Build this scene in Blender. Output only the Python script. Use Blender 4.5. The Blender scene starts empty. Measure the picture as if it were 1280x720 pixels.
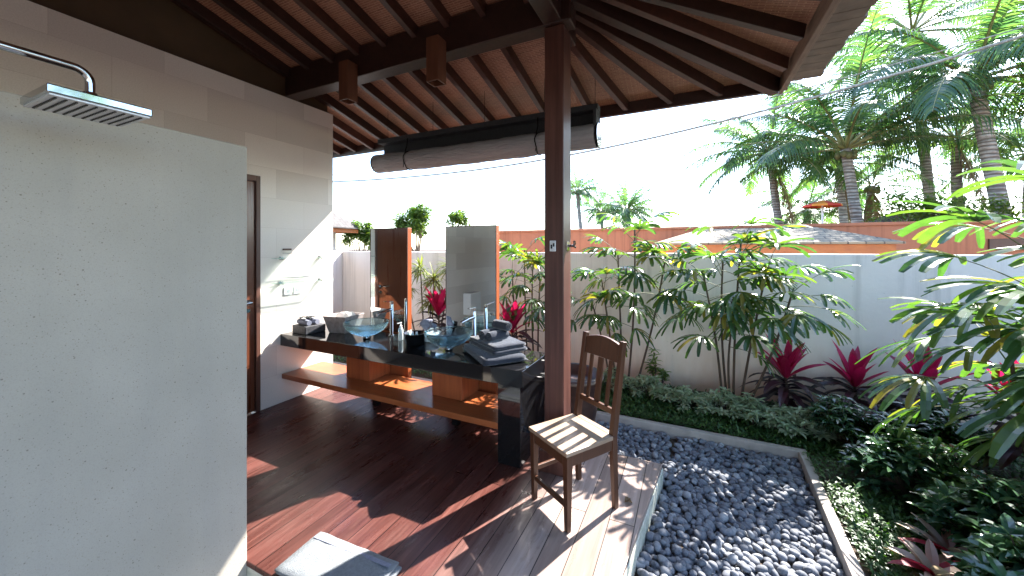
import bpy, math, random
from mathutils import Vector, Matrix, noise
import numpy as np

random.seed(7)
R = math.radians
scene = bpy.context.scene
COL = scene.collection

# ------------------------------------------------------------------ camera, sky, sun, exposure
EYE = 1.65
YAW = 25.4
cam_data = bpy.data.cameras.new('camera')
cam_data.sensor_width = 36.0
cam_data.lens = 465.0 / 1280.0 * 36.0
cam_data.shift_y = -50.0 / 1280.0
cam_data.clip_start = 0.02
cam_data.clip_end = 2000.0
cam = bpy.data.objects.new('camera', cam_data)
cam.location = (0, 0, EYE)
cam.rotation_euler = (R(90), 0, R(YAW))
COL.objects.link(cam)
scene.camera = cam

SUN_AZ = 23.3      # degrees from +Y towards +X
SUN_EL = 42.0
world = bpy.data.worlds.new('World')
scene.world = world
world.use_nodes = True
wn = world.node_tree
wn.nodes.clear()
w_out = wn.nodes.new('ShaderNodeOutputWorld')
w_bg = wn.nodes.new('ShaderNodeBackground')
w_sky = wn.nodes.new('ShaderNodeTexSky')
w_sky.sky_type = 'NISHITA'
w_sky.sun_disc = False
w_sky.sun_elevation = R(SUN_EL)
w_sky.sun_rotation = R(SUN_AZ)
w_sky.air_density = 1.0
w_sky.dust_density = 0.7
w_sky.ozone_density = 2.0
w_bg.inputs['Strength'].default_value = 0.15
wn.links.new(w_sky.outputs[0], w_bg.inputs[0])
wn.links.new(w_bg.outputs[0], w_out.inputs[0])

sun_data = bpy.data.lights.new('sun', 'SUN')
sun_data.energy = 5.0
sun_data.angle = R(0.5)
sun_data.color = (1.0, 0.955, 0.895)
sun = bpy.data.objects.new('sun', sun_data)
sv = Vector((math.sin(R(SUN_AZ)) * math.cos(R(SUN_EL)), math.cos(R(SUN_AZ)) * math.cos(R(SUN_EL)), math.sin(R(SUN_EL))))
sun.rotation_euler = sv.to_track_quat('Z', 'Y').to_euler()
sun.location = sv * 40
COL.objects.link(sun)

scene.view_settings.view_transform = 'Standard'
scene.view_settings.look = 'None'
scene.view_settings.gamma = 1.0
scene.view_settings.use_curve_mapping = False
scene.view_settings.exposure = 2.5
scene.render.engine = 'CYCLES'
scene.cycles.max_bounces = 10
scene.cycles.diffuse_bounces = 5
scene.cycles.transmission_bounces = 8
scene.cycles.transparent_max_bounces = 12
scene.cycles.sample_clamp_indirect = 6.0
scene.cycles.use_denoising = True

# ------------------------------------------------------------------ scene helpers
WL = {}            # summed offset of each built object, for parts written in place


def tag(o, label=None, cat=None, group=None, kind=None):
    if label: o['label'] = label
    if cat: o['category'] = cat
    if group: o['group'] = group
    if kind: o['kind'] = kind
    return o


def thing(name, label, cat, loc=(0, 0, 0), rz=0.0, group=None):
    o = bpy.data.objects.new(name, None)
    o.empty_display_size = 0.1
    o.location = loc
    o.rotation_euler = (0, 0, rz)
    COL.objects.link(o)
    WL[o.name] = Vector(loc)
    return tag(o, label, cat, group)


def copy_tree(o, parent=None):
    c = o.copy()
    COL.objects.link(c)
    if parent: c.parent = parent
    for ch in list(o.children):
        copy_tree(ch, c)
    return c


class MB:
    """collects boxes, tubes, leaves ... and links them as one mesh object"""
    def __init__(self):
        self.v, self.f, self.s = [], [], []

    def add(self, vs, fs, smooth=False):
        b = len(self.v)
        self.v.extend(vs)
        self.f.extend([tuple(i + b for i in f) for f in fs])
        self.s.extend([smooth] * len(fs))
        return self

    def box(self, x0, x1, y0, y1, z0, z1):
        vs = [(x, y, z) for z in (z0, z1) for y in (y0, y1) for x in (x0, x1)]
        return self.add(vs, [(0, 2, 3, 1), (4, 5, 7, 6), (0, 1, 5, 4), (2, 6, 7, 3), (0, 4, 6, 2), (1, 3, 7, 5)])

    def bar(self, a, b, w, h, up=(0, 0, 1), w2=None, h2=None):
        """a beam of rectangular section from a to b; w across, h along up"""
        a, b = Vector(a), Vector(b)
        d = (b - a).normalized()
        side = d.cross(Vector(up))
        if side.length < 1e-4: side = d.cross(Vector((1, 0, 0)))
        side.normalize()
        u = side.cross(d).normalized()
        w2 = w if w2 is None else w2
        h2 = h if h2 is None else h2
        vs = []
        for p, ww, hh in ((a, w, h), (b, w2, h2)):
            for sx, sy in ((-1, -1), (1, -1), (1, 1), (-1, 1)):
                vs.append(tuple(p + side * (sx * ww / 2) + u * (sy * hh / 2)))
        return self.add(vs, [(0, 3, 2, 1), (4, 5, 6, 7), (0, 1, 5, 4), (1, 2, 6, 5), (2, 3, 7, 6), (3, 0, 4, 7)])

    def tube(self, pts, rad, n=8, caps=True, smooth=True):
        pts = [Vector(p) for p in pts]
        if not isinstance(rad, (list, tuple)): rad = [rad] * len(pts)
        vs, fs = [], []
        ref = None
        for i, p in enumerate(pts):
            d = (pts[min(i + 1, len(pts) - 1)] - pts[max(i - 1, 0)])
            d = d.normalized() if d.length > 1e-9 else Vector((0, 0, 1))
            if ref is None:
                ref = d.cross(Vector((0, 0, 1)))
                if ref.length < 1e-3: ref = d.cross(Vector((1, 0, 0)))
            ref = (ref - d * ref.dot(d)).normalized()
            w = d.cross(ref)
            for k in range(n):
                t = 2 * math.pi * k / n
                vs.append(tuple(p + ref * (math.cos(t) * rad[i]) + w * (math.sin(t) * rad[i])))
        for i in range(len(pts) - 1):
            for k in range(n):
                k2 = (k + 1) % n
                fs.append((i * n + k, i * n + k2, (i + 1) * n + k2, (i + 1) * n + k))
        self.add(vs, fs, smooth)
        if caps:
            m = (len(pts) - 1) * n
            self.add([vs[k] for k in range(n)], [tuple(range(n - 1, -1, -1))], False)
            self.add([vs[m + k] for k in range(n)], [tuple(range(n))], False)
        return self

    def lathe(self, prof, c=(0, 0, 0), n=32, smooth=True):
        vs, fs = [], []
        for r, z in prof:
            for k in range(n):
                t = 2 * math.pi * k / n
                vs.append((c[0] + r * math.cos(t), c[1] + r * math.sin(t), c[2] + z))
        for i in range(len(prof) - 1):
            for k in range(n):
                k2 = (k + 1) % n
                fs.append((i * n + k, i * n + k2, (i + 1) * n + k2, (i + 1) * n + k))
        return self.add(vs, fs, smooth)

    def poly(self, pts, th):
        """a flat polygon given by its top outline, th thick downwards"""
        n = len(pts)
        vs = [tuple(p) for p in pts] + [(p[0], p[1], p[2] - th) for p in pts]
        fs = [tuple(range(n)), tuple(range(2 * n - 1, n - 1, -1))]
        for i in range(n):
            j = (i + 1) % n
            fs.append((i, i + n, j + n, j))
        return self.add(vs, fs)

    def rbox(self, c, size, rz=0.0, r=0.02, n=3, puff=0.0):
        """soft rounded box, for folded cloth"""
        bm_v, faces = [], []
        nx, ny, nz = 10, 8, 3
        sx, sy, sz = [s / 2 for s in size]
        idx = {}
        def P(i, j, k):
            key = (i, j, k)
            if key in idx: return idx[key]
            x, y, z = (2 * i / nx - 1), (2 * j / ny - 1), (2 * k / nz - 1)
            p = Vector((x * sx, y * sy, z * sz))
            q = Vector((max(-sx + r, min(sx - r, p.x)), max(-sy + r, min(sy - r, p.y)), max(-sz + min(r, sz), min(sz - min(r, sz), p.z))))
            d = p - q
            if d.length > 1e-6: p = q + d.normalized() * min(r, d.length)
            p.z += puff * (1 - x * x) * (1 - y * y) * (1 if z > 0 else 0)
            w = noise.noise(Vector((p.x * 9 + c[0] * 7, p.y * 9, p.z * 9 + c[2] * 31)))
            p += Vector((w * .004, w * .003, w * .006 if z > -.9 else 0))
            cs, sn = math.cos(rz), math.sin(rz)
            idx[key] = len(bm_v)
            bm_v.append((c[0] + p.x * cs - p.y * sn, c[1] + p.x * sn + p.y * cs, c[2] + p.z))
            return idx[key]
        for i in range(nx):
            for j in range(ny):
                faces.append((P(i, j, nz), P(i + 1, j, nz), P(i + 1, j + 1, nz), P(i, j + 1, nz)))
                faces.append((P(i, j, 0), P(i, j + 1, 0), P(i + 1, j + 1, 0), P(i + 1, j, 0)))
        for i in range(nx):
            for k in range(nz):
                faces.append((P(i, 0, k), P(i + 1, 0, k), P(i + 1, 0, k + 1), P(i, 0, k + 1)))
                faces.append((P(i, ny, k), P(i, ny, k + 1), P(i + 1, ny, k + 1), P(i + 1, ny, k)))
        for j in range(ny):
            for k in range(nz):
                faces.append((P(0, j, k), P(0, j, k + 1), P(0, j + 1, k + 1), P(0, j + 1, k)))
                faces.append((P(nx, j, k), P(nx, j + 1, k), P(nx, j + 1, k + 1), P(nx, j, k + 1)))
        return self.add(bm_v, faces, True)

    def leaf(self, base, d, up, L, W, bend=0.6, n=4, shape='lance', fold=0.25, twist=0.0):
        """one leaf blade: starts along d, bends downwards, creased along its midrib"""
        p = Vector(base)
        d = Vector(d).normalized()
        up = Vector(up)
        vs, fs = [], []
        step = L / n
        for i in range(n + 1):
            t = i / n
            side = d.cross(up)
            if side.length < 1e-3: side = d.cross(Vector((1, .3, 0)))
            side.normalize()
            nrm = side.cross(d).normalized()
            if twist: 
                side = (side * math.cos(twist * t) + nrm * math.sin(twist * t)).normalized()
                nrm = side.cross(d).normalized()
            if shape == 'lance': w = W * (max(0.0, math.sin(math.pi * min(1, t * .86 + .12))) ** .8) if 0 < t < 1 else W * (.16 if t == 0 else .02)
            elif shape == 'ovate': w = W * (math.sin(math.pi * (t ** .75)) ** .8 if 0 < t < 1 else .03)
            elif shape == 'strap': w = W * (.35 + .65 * min(1, t * 3)) if t < .9 else W * .6
            else: w = W * (1 - t * .93)
            lift = nrm * (fold * w)
            if fold:
                vs += [tuple(p - side * w / 2 + lift), tuple(p), tuple(p + side * w / 2 + lift)]
            else:
                vs += [tuple(p - side * w / 2), tuple(p + side * w / 2)]
            p = p + d * step
            d = (d + Vector((0, 0, -1)) * (bend / n)).normalized()
        m = 3 if fold else 2
        for i in range(n):
            a = i * m
            for k in range(m - 1):
                fs.append((a + k, a + k + 1, a + m + k + 1, a + m + k))
        return self.add(vs, fs, False)

    def build(self, name, mat, parent=None, local=False, bevel=0.0, seg=2, smooth=None, loc=None):
        off = Vector((0, 0, 0))
        if parent is not None and not local: off = WL.get(parent.name, Vector((0, 0, 0)))
        if loc is not None: off = off + Vector(loc)
        me = bpy.data.meshes.new(name)
        vv = np.array(self.v, dtype=np.float64) - np.array(off)
        me.from_pydata(vv.tolist(), [], self.f)
        me.polygons.foreach_set('use_smooth', self.s if smooth is None else [smooth] * len(self.f))
        if mat: me.materials.append(mat)
        me.update()
        o = bpy.data.objects.new(name, me)
        COL.objects.link(o)
        if loc is not None: o.location = loc
        if parent is not None: o.parent = parent
        WL[o.name] = off
        if bevel:
            b = o.modifiers.new('edge', 'BEVEL')
            b.width = bevel
            b.segments = seg
            b.limit_method = 'ANGLE'
            b.angle_limit = R(40)
        return o


CA, SA = math.cos(R(YAW)), math.sin(R(YAW))


def ray(u, v):
    x, z = (u - 640) / 465.0, (310 - v) / 465.0
    return -SA + CA * x, CA + SA * x, z


def atY(u, v, Y):
    a, b, c = ray(u, v)
    d = Y / b
    return Vector((a * d, Y, EYE + c * d))


def atZ(u, v, z):
    a, b, c = ray(u, v)
    d = (z - EYE) / c
    return Vector((a * d, b * d, z))


# ------------------------------------------------------------------ materials
class NT:
    def __init__(self, name):
        self.m = bpy.data.materials.new(name)
        self.m.use_nodes = True
        self.t = self.m.node_tree
        self.t.nodes.clear()
        self.out = self.n('ShaderNodeOutputMaterial')

    def n(self, typ, ins=None, **kw):
        nd = self.t.nodes.new(typ)
        for k, v in kw.items(): setattr(nd, k, v)
        for k, v in (ins or {}).items(): self.set(nd, k, v)
        return nd

    def set(self, nd, k, v):
        s = nd.inputs[k]
        if hasattr(v, 'is_output') or isinstance(v, bpy.types.NodeSocket): self.t.links.new(v, s)
        else: s.default_value = v

    def coords(self, scale=(1, 1, 1), rot=(0, 0, 0), kind='Object'):
        tc = self.n('ShaderNodeTexCoord')
        mp = self.n('ShaderNodeMapping', {'Vector': tc.outputs[kind], 'Scale': scale, 'Rotation': rot})
        return mp.outputs[0]

    def wallcoords(self, axes):
        """object coordinates laid into a wall's own plane, so that courses run level"""
        s = self.n('ShaderNodeSeparateXYZ', {0: self.n('ShaderNodeTexCoord').outputs['Object']})
        return self.n('ShaderNodeCombineXYZ', {0: s.outputs[axes[0]], 1: s.outputs[axes[1]]}).outputs[0]

    def noise(self, vec, scale=5, detail=4, rough=.5, dist=0.0):
        return self.n('ShaderNodeTexNoise', {'Vector': vec, 'Scale': scale, 'Detail': detail, 'Roughness': rough, 'Distortion': dist}).outputs['Fac']

    def ramp(self, fac, stops):
        nd = self.n('ShaderNodeValToRGB', {'Fac': fac})
        cr = nd.color_ramp
        while len(cr.elements) < len(stops): cr.elements.new(.5)
        for e, (p, c) in zip(cr.elements, stops):
            e.position = p
            e.color = c if len(c) == 4 else (*c, 1)
        return nd.outputs[0]

    def mix(self, fac, a, b, mode='MIX'):
        nd = self.n('ShaderNodeMix', data_type='RGBA', blend_type=mode)
        for k, v in ((0, fac), (6, a), (7, b)):
            if isinstance(v, tuple) and len(v) == 3: v = (*v, 1)
            self.set(nd, k, v)
        return nd.outputs[2]

    def bump(self, h, strength=.3, dist=.01):
        return self.n('ShaderNodeBump', {'Height': h, 'Strength': strength, 'Distance': dist}).outputs[0]

    def bsdf(self, col, rough=.5, **ins):
        if isinstance(col, tuple) and len(col) == 3: col = (*col, 1)
        d = {'Base Color': col, 'Roughness': rough}
        d.update({k.replace('_', ' '): v for k, v in ins.items()})
        return self.n('ShaderNodeBsdfPrincipled', d)

    def done(self, shader):
        self.t.links.new(shader.outputs[0], self.out.inputs[0])
        return self.m


def plain(name, c1, c2=None, rough=.5, scale=8, stretch=(1, 1, 1), bump=.15, bdist=.004, metal=0.0, spec=.5, coat=0.0, rvar=.1):
    n = NT(name)
    v = n.coords(stretch)
    f = n.noise(v, scale, 6, .6)
    c2 = c2 or tuple(x * .75 for x in c1)
    col = n.ramp(f, [(.3, c1), (.7, c2)])
    r = n.n('ShaderNodeMapRange', {'Value': n.noise(v, scale * 2.3, 3), 'To Min': max(0, rough - rvar), 'To Max': rough + rvar}).outputs[0]
    b = n.bsdf(col, r, Metallic=metal, Specular_IOR_Level=spec, Coat_Weight=coat, Coat_Roughness=.12)
    if bump: n.set(b, 'Normal', n.bump(n.noise(v, scale * 4, 4), bump, bdist))
    return n.done(b)


def wood(name, c1, c2, axis='x', rough=.4, scale=1.0, coat=0.0, bump=.25, plank=0.0):
    n = NT(name)
    st = {'x': (.6, 14, 14), 'y': (14, .6, 14), 'z': (14, 14, .6)}[axis]
    v = n.coords(tuple(s * scale for s in st))
    f = n.noise(v, 2.2, 6, .6, .4)
    big = n.noise(n.coords(), 1.7, 3)
    col = n.ramp(f, [(.28, c1), (.5, tuple((a + b) / 2 for a, b in zip(c1, c2))), (.72, c2)])
    col = n.mix(n.n('ShaderNodeMapRange', {'Value': big, 'From Min': .35, 'From Max': .7, 'To Min': 0.0, 'To Max': .45}).outputs[0], col, tuple(x * .55 for x in c1))
    h = f
    if plank:
        br = n.n('ShaderNodeTexBrick', {'Vector': n.coords(), 'Color1': (1, 1, 1, 1), 'Color2': (.62, .6, .58, 1), 'Mortar': (.1, .08, .07, 1), 'Scale': 1.0, 'Mortar Size': .0016, 'Brick Width': 2.6, 'Row Height': plank})
        col = n.mix(1.0, col, br.outputs[0], 'MULTIPLY')
    r = n.n('ShaderNodeMapRange', {'Value': f, 'To Min': rough - .08, 'To Max': rough + .12}).outputs[0]
    b = n.bsdf(col, r, Coat_Weight=coat, Coat_Roughness=.15)
    n.set(b, 'Normal', n.bump(h, bump, .003))
    return n.done(b)


def foliage(name, cols, rough=.45, trans=.35, tcol=None, spec=.5, vein=0.0):
    """leaves: colour varies from leaf to leaf, light comes through from behind"""
    n = NT(name)
    g = n.n('ShaderNodeNewGeometry')
    k = len(cols)
    col = n.ramp(g.outputs['Random Per Island'], [((i + .5) / k, c) for i, c in enumerate(cols)])
    nz = n.noise(n.coords(), 14, 3)
    col = n.mix(n.n('ShaderNodeMapRange', {'Value': nz, 'From Min': .4, 'From Max': .75, 'To Max': .35}).outputs[0], col, tuple(x * .6 for x in cols[0]))
    b = n.bsdf(col, rough, Specular_IOR_Level=spec)
    tc = n.mix(1.0, col, (*(tcol or (1.9, 2.1, .7)), 1), 'MULTIPLY')
    t = n.n('ShaderNodeBsdfTranslucent', {'Color': tc})
    mx = n.n('ShaderNodeMixShader', {0: trans, 1: b.outputs[0], 2: t.outputs[0]})
    return n.done(mx)


MAT = {}
# polished sandstone blocks of the bathroom wall
def sandstone(name, rot, spec_rough=.28):
    n = NT(name)
    v = n.wallcoords(rot)
    br = n.n('ShaderNodeTexBrick', {'Vector': v, 'Color1': (.76, .70, .64, 1), 'Color2': (.54, .48, .435, 1), 'Mortar': (.48, .40, .35, 1), 'Scale': 1.0, 'Mortar Size': .0012, 'Brick Width': .62, 'Row Height': .31, 'Bias': -.2})
    nz = n.noise(n.coords(), 2.3, 5, .6)
    col = n.mix(n.n('ShaderNodeMapRange', {'Value': nz, 'From Min': .35, 'From Max': .7, 'To Max': .5}).outputs[0], br.outputs[0], (.67, .59, .53))
    fine = n.noise(n.coords(), 120, 2)
    col = n.mix(.10, col, n.ramp(fine, [(.3, (.2, .15, .1)), (.7, (1, .95, .9))]), 'MIX')
    b = n.bsdf(col, spec_rough)
    n.set(b, 'Normal', n.bump(br.outputs['Fac'], .1, .001))
    return n.done(b)
MAT['sandstone'] = sandstone('polished_sandstone', (1, 2))
MAT['sandstone_back'] = sandstone('polished_sandstone_rear', (0, 2))

def terrazzo():
    n = NT('speckled_terrazzo')
    v = n.coords()
    col = n.ramp(n.noise(v, 3.0, 5), [(.3, (.395, .36, .305)), (.7, (.34, .31, .258))])
    for sc, th, c in ((38, .12, (.16, .13, .10)), (55, .12, (.26, .24, .18)), (90, .11, (.30, .22, .15)), (64, .10, (.10, .08, .06)), (26, .075, (.13, .10, .07))):
        vo = n.n('ShaderNodeTexVoronoi', {'Vector': v, 'Scale': sc, 'Randomness': 1.0})
        pick = n.n('ShaderNodeMath', {0: vo.outputs['Distance'], 1: th}, operation='LESS_THAN').outputs[0]
        sel = n.n('ShaderNodeSeparateColor', {0: vo.outputs['Color']}).outputs[0]
        some = n.n('ShaderNodeMath', {0: sel, 1: .45}, operation='LESS_THAN').outputs[0]
        f = n.n('ShaderNodeMath', {0: pick, 1: some}, operation='MULTIPLY').outputs[0]
        f = n.n('ShaderNodeMath', {0: f, 1: .75}, operation='MULTIPLY').outputs[0]
        col = n.mix(f, col, c)
    run = n.noise(n.coords((5, 5, .35)), 1.3, 5, .6)
    col = n.mix(n.n('ShaderNodeMapRange', {'Value': run, 'From Min': .45, 'From Max': .75, 'To Max': .5}).outputs[0], col, (.31, .29, .255))
    fine = n.noise(v, 220, 2)
    col = n.mix(n.n('ShaderNodeMapRange', {'Value': fine, 'From Min': .5, 'From Max': .75, 'To Max': .28}).outputs[0], col, (.2, .19, .17))
    b = n.bsdf(col, .6)
    n.set(b, 'Normal', n.bump(fine, .12, .002))
    return n.done(b)
MAT['terrazzo'] = terrazzo()

def deck_wood():
    n = NT('deck_boards')
    v = n.coords(rot=(0, 0, R(90)))
    br = n.n('ShaderNodeTexBrick', {'Vector': v, 'Color1': (1, 1, 1, 1), 'Color2': (.58, .53, .51, 1), 'Mortar': (.05, .04, .03, 1), 'Scale': 1.0, 'Mortar Size': .0028, 'Mortar Smooth': .2, 'Brick Width': 2.3, 'Row Height': .145})
    g = n.noise(n.coords((16, .7, 16)), 2.4, 7, .62, .3)
    varnished = n.ramp(g, [(.25, (.050, .016, .013)), (.5, (.100, .036, .029)), (.75, (.175, .074, .060))])
    weathered = n.ramp(g, [(.25, (.28, .215, .185)), (.55, (.39, .31, .275)), (.8, (.48, .40, .36))])
    # rain and feet have bleached the outer boards, up to about the line of the post
    sx = n.n('ShaderNodeSeparateXYZ', {0: n.coords()}).outputs[0]
    wob = n.noise(n.coords((5, .8, 1)), 1.2, 5, .6)
    s = n.n('ShaderNodeMath', {0: wob, 1: .5, 2: sx}, operation='MULTIPLY_ADD').outputs[0]
    f = n.n('ShaderNodeMapRange', {'Value': s, 'From Min': -.95, 'From Max': -.42}, interpolation_type='SMOOTHSTEP').outputs[0]
    col = n.mix(f, varnished, weathered)
    scuff = n.noise(n.coords((6, 1.5, 1)), 1.6, 6, .7)
    col = n.mix(n.n('ShaderNodeMapRange', {'Value': scuff, 'From Min': .50, 'From Max': .75, 'To Max': .22}).outputs[0], col, (.24, .15, .125))
    col = n.mix(1.0, col, br.outputs[0], 'MULTIPLY')
    r = n.n('ShaderNodeMapRange', {'Value': scuff, 'From Min': .3, 'From Max': .7, 'To Min': .20, 'To Max': .42}).outputs[0]
    b = n.bsdf(col, r, Specular_IOR_Level=.28)
    n.set(b, 'Normal', n.bump(n.mix(.25, br.outputs['Fac'], g), .22, .004))
    return n.done(b)
MAT['deck'] = deck_wood()

def woven_mat():
    n = NT('woven_bamboo_mat')
    v = n.coords()
    w1 = n.n('ShaderNodeTexBrick', {'Vector': v, 'Color1': (.30, .125, .075, 1), 'Color2': (.15, .055, .034, 1), 'Mortar': (.46, .25, .165, 1), 'Scale': 1.0, 'Mortar Size': .0028, 'Brick Width': .085, 'Row Height': .019})
    w2 = n.n('ShaderNodeTexWave', {'Vector': n.coords((1, 1, 1)), 'Scale': 9.0, 'Distortion': 1.5, 'Detail': 2.0}, bands_direction='X')
    nz = n.noise(n.coords((3, 30, 3)), 1.0, 4)
    col = n.mix(n.n('ShaderNodeMapRange', {'Value': nz, 'From Min': .35, 'From Max': .7, 'To Max': .6}).outputs[0], w1.outputs[0], (.30, .13, .08))
    col = n.mix(n.n('ShaderNodeMapRange', {'Value': w2.outputs['Fac'], 'From Min': .8, 'From Max': 1.0, 'To Max': .4}).outputs[0], col, (.38, .20, .125))
    b = n.bsdf(col, .6)
    n.set(b, 'Normal', n.bump(w1.outputs['Fac'], .5, .003))
    return n.done(b)
MAT['mat'] = woven_mat()

MAT['rafter'] = plain('dark_stained_timber', (.028, .010, .007), (.050, .018, .012), .45, 5, (4, 4, 4))
def vary(m):
    """each length of timber is a little lighter or darker than the next"""
    t = m.node_tree
    bs = [n_ for n_ in t.nodes if n_.type == 'BSDF_PRINCIPLED'][0]
    src = bs.inputs['Base Color'].links[0].from_socket
    oi = t.nodes.new('ShaderNodeObjectInfo')
    mr = t.nodes.new('ShaderNodeMapRange'); mr.inputs['To Min'].default_value = .6; mr.inputs['To Max'].default_value = 1.7
    mx = t.nodes.new('ShaderNodeMix'); mx.data_type = 'RGBA'; mx.blend_type = 'MULTIPLY'; mx.inputs[0].default_value = 1
    t.links.new(oi.outputs['Random'], mr.inputs['Value'])
    t.links.new(src, mx.inputs[6]); t.links.new(mr.outputs[0], mx.inputs[7]); t.links.new(mx.outputs[2], bs.inputs['Base Color'])
vary(MAT['rafter'])
MAT['beam'] = plain('dark_beam_timber', (.020, .008, .006), (.036, .014, .010), .42, 5, (4, 4, 4))
MAT['fascia'] = plain('weathered_fascia_timber', (.22, .15, .11), (.15, .095, .07), .6, 6, (3, 1, 6))
MAT['gable'] = plain('brown_board', (.085, .048, .022), (.065, .036, .016), .7, 3)
MAT['shingle'] = plain('weathered_shingle', (.24, .19, .16), (.15, .115, .10), .8, 9)
MAT['post'] = wood('reddish_post_timber', (.050, .018, .014), (.135, .056, .042), 'z', .36)
MAT['teak'] = wood('oiled_teak', (.30, .078, .024), (.45, .135, .044), 'x', .30, coat=.25)
MAT['teak_up'] = wood('oiled_teak_upright', (.28, .060, .020), (.45, .120, .038), 'z', .33, coat=.15)
MAT['chair'] = wood('waxed_chair_timber', (.060, .023, .011), (.105, .042, .020), 'z', .36, 1.6)
MAT['seat'] = wood('waxed_seat_timber', (.27, .185, .125), (.36, .26, .185), 'y', .40, 1.6)
MAT['door'] = wood('red_brown_door', (.11, .030, .013), (.16, .050, .022), 'z', .28, coat=.3)
MAT['doorframe'] = wood('dark_door_frame', (.075, .03, .02), (.11, .045, .03), 'z', .4)
MAT['lampwood'] = wood('lamp_box_timber', (.095, .032, .015), (.15, .055, .028), 'z', .45)

def granite():
    n = NT('polished_black_granite')
    v = n.coords()
    col = n.ramp(n.noise(v, 160, 3), [(.55, (.006, .006, .007)), (.8, (.03, .03, .033))])
    b = n.bsdf(col, .045, Specular_IOR_Level=.75)
    return n.done(b)
MAT['granite'] = granite()

n = NT('mirror_glass'); MAT['mirror'] = n.done(n.bsdf((.86, .90, .88), .012, Metallic=1.0))
n = NT('chrome'); MAT['chrome'] = n.done(n.bsdf((.52, .53, .54), .06, Metallic=1.0))
n = NT('dark_chrome'); MAT['dark_chrome'] = n.done(n.bsdf((.32, .32, .33), .1, Metallic=1.0))
n = NT('brushed_plate'); MAT['plate'] = n.done(n.bsdf((.62, .63, .64), .38, Metallic=.3))
n = NT('blue_basin_glass')
gl = n.n('ShaderNodeBsdfGlass', {'Color': (.80, .94, .98, 1), 'Roughness': .0, 'IOR': 1.3})
tr = n.n('ShaderNodeBsdfTransparent', {'Color': (.84, .95, .98, 1)})
MAT['bowl_glass'] = n.done(n.n('ShaderNodeMixShader', {0: .45, 1: gl.outputs[0], 2: tr.outputs[0]}))
n = NT('clear_shelf_glass')
gl = n.n('ShaderNodeBsdfGlass', {'Color': (.86, .97, .93, 1), 'Roughness': .0, 'IOR': 1.4})
tr = n.n('ShaderNodeBsdfTransparent', {'Color': (.93, .985, .965, 1)})
MAT['glass'] = n.done(n.n('ShaderNodeMixShader', {0: .6, 1: gl.outputs[0], 2: tr.outputs[0]}))
n = NT('white_plastic'); MAT['white'] = n.done(n.bsdf((.78, .78, .76), .35))
n = NT('black_lacquer'); MAT['black'] = n.done(n.bsdf((.008, .008, .009), .12))
n = NT('white_ceramic'); MAT['ceramic'] = n.done(n.bsdf((.80, .80, .79), .1))
MAT['towel'] = plain('charcoal_terry', (.030, .034, .046), (.052, .058, .074), .95, 60, bump=.9, bdist=.004, spec=.1)
for nd in MAT['towel'].node_tree.nodes:
    if nd.type == 'BSDF_PRINCIPLED':            # terry loops catch the light along their tips
        nd.inputs['Sheen Weight'].default_value = .45
        nd.inputs['Sheen Roughness'].default_value = .35
MAT['hem'] = plain('towel_border_weave', (.62, .63, .64), (.5, .52, .54), .9, 80, bump=.3, spec=.1)
MAT['mat_towel'] = plain('grey_bath_mat_terry', (.22, .235, .25), (.165, .18, .19), .95, 70, bump=1.0, bdist=.005, spec=.1)
MAT['bluecloth'] = plain('grey_blue_cloth', (.17, .18, .23), (.24, .25, .31), .9, 60, bump=.5, spec=.1)
MAT['valance'] = plain('black_canvas', (.014, .015, .018), (.024, .025, .03), .75, 30, bump=.2)
MAT['canvas'] = plain('grey_blind_fabric', (.36, .35, .37), (.25, .245, .26), .7, 5, (.5, 5, 5), bump=.8, bdist=.03)
MAT['stonebox'] = plain('carved_grey_stone', (.42, .36, .33), (.24, .20, .185), .75, 26, bump=.5)
MAT['concrete'] = plain('pale_concrete', (.40, .35, .31), (.27, .24, .21), .85, 7, bump=.4)
MAT['riser'] = plain('mossy_deck_riser', (.58, .57, .51), (.36, .38, .30), .85, 9, (1, 3, 3), bump=.6)
MAT['soil'] = plain('garden_soil', (.075, .05, .033), (.045, .03, .02), .95, 5, bump=.8, bdist=.03)
MAT['paving'] = plain('pale_paving', (.42, .37, .32), (.33, .29, .25), .7, 5)
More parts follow.
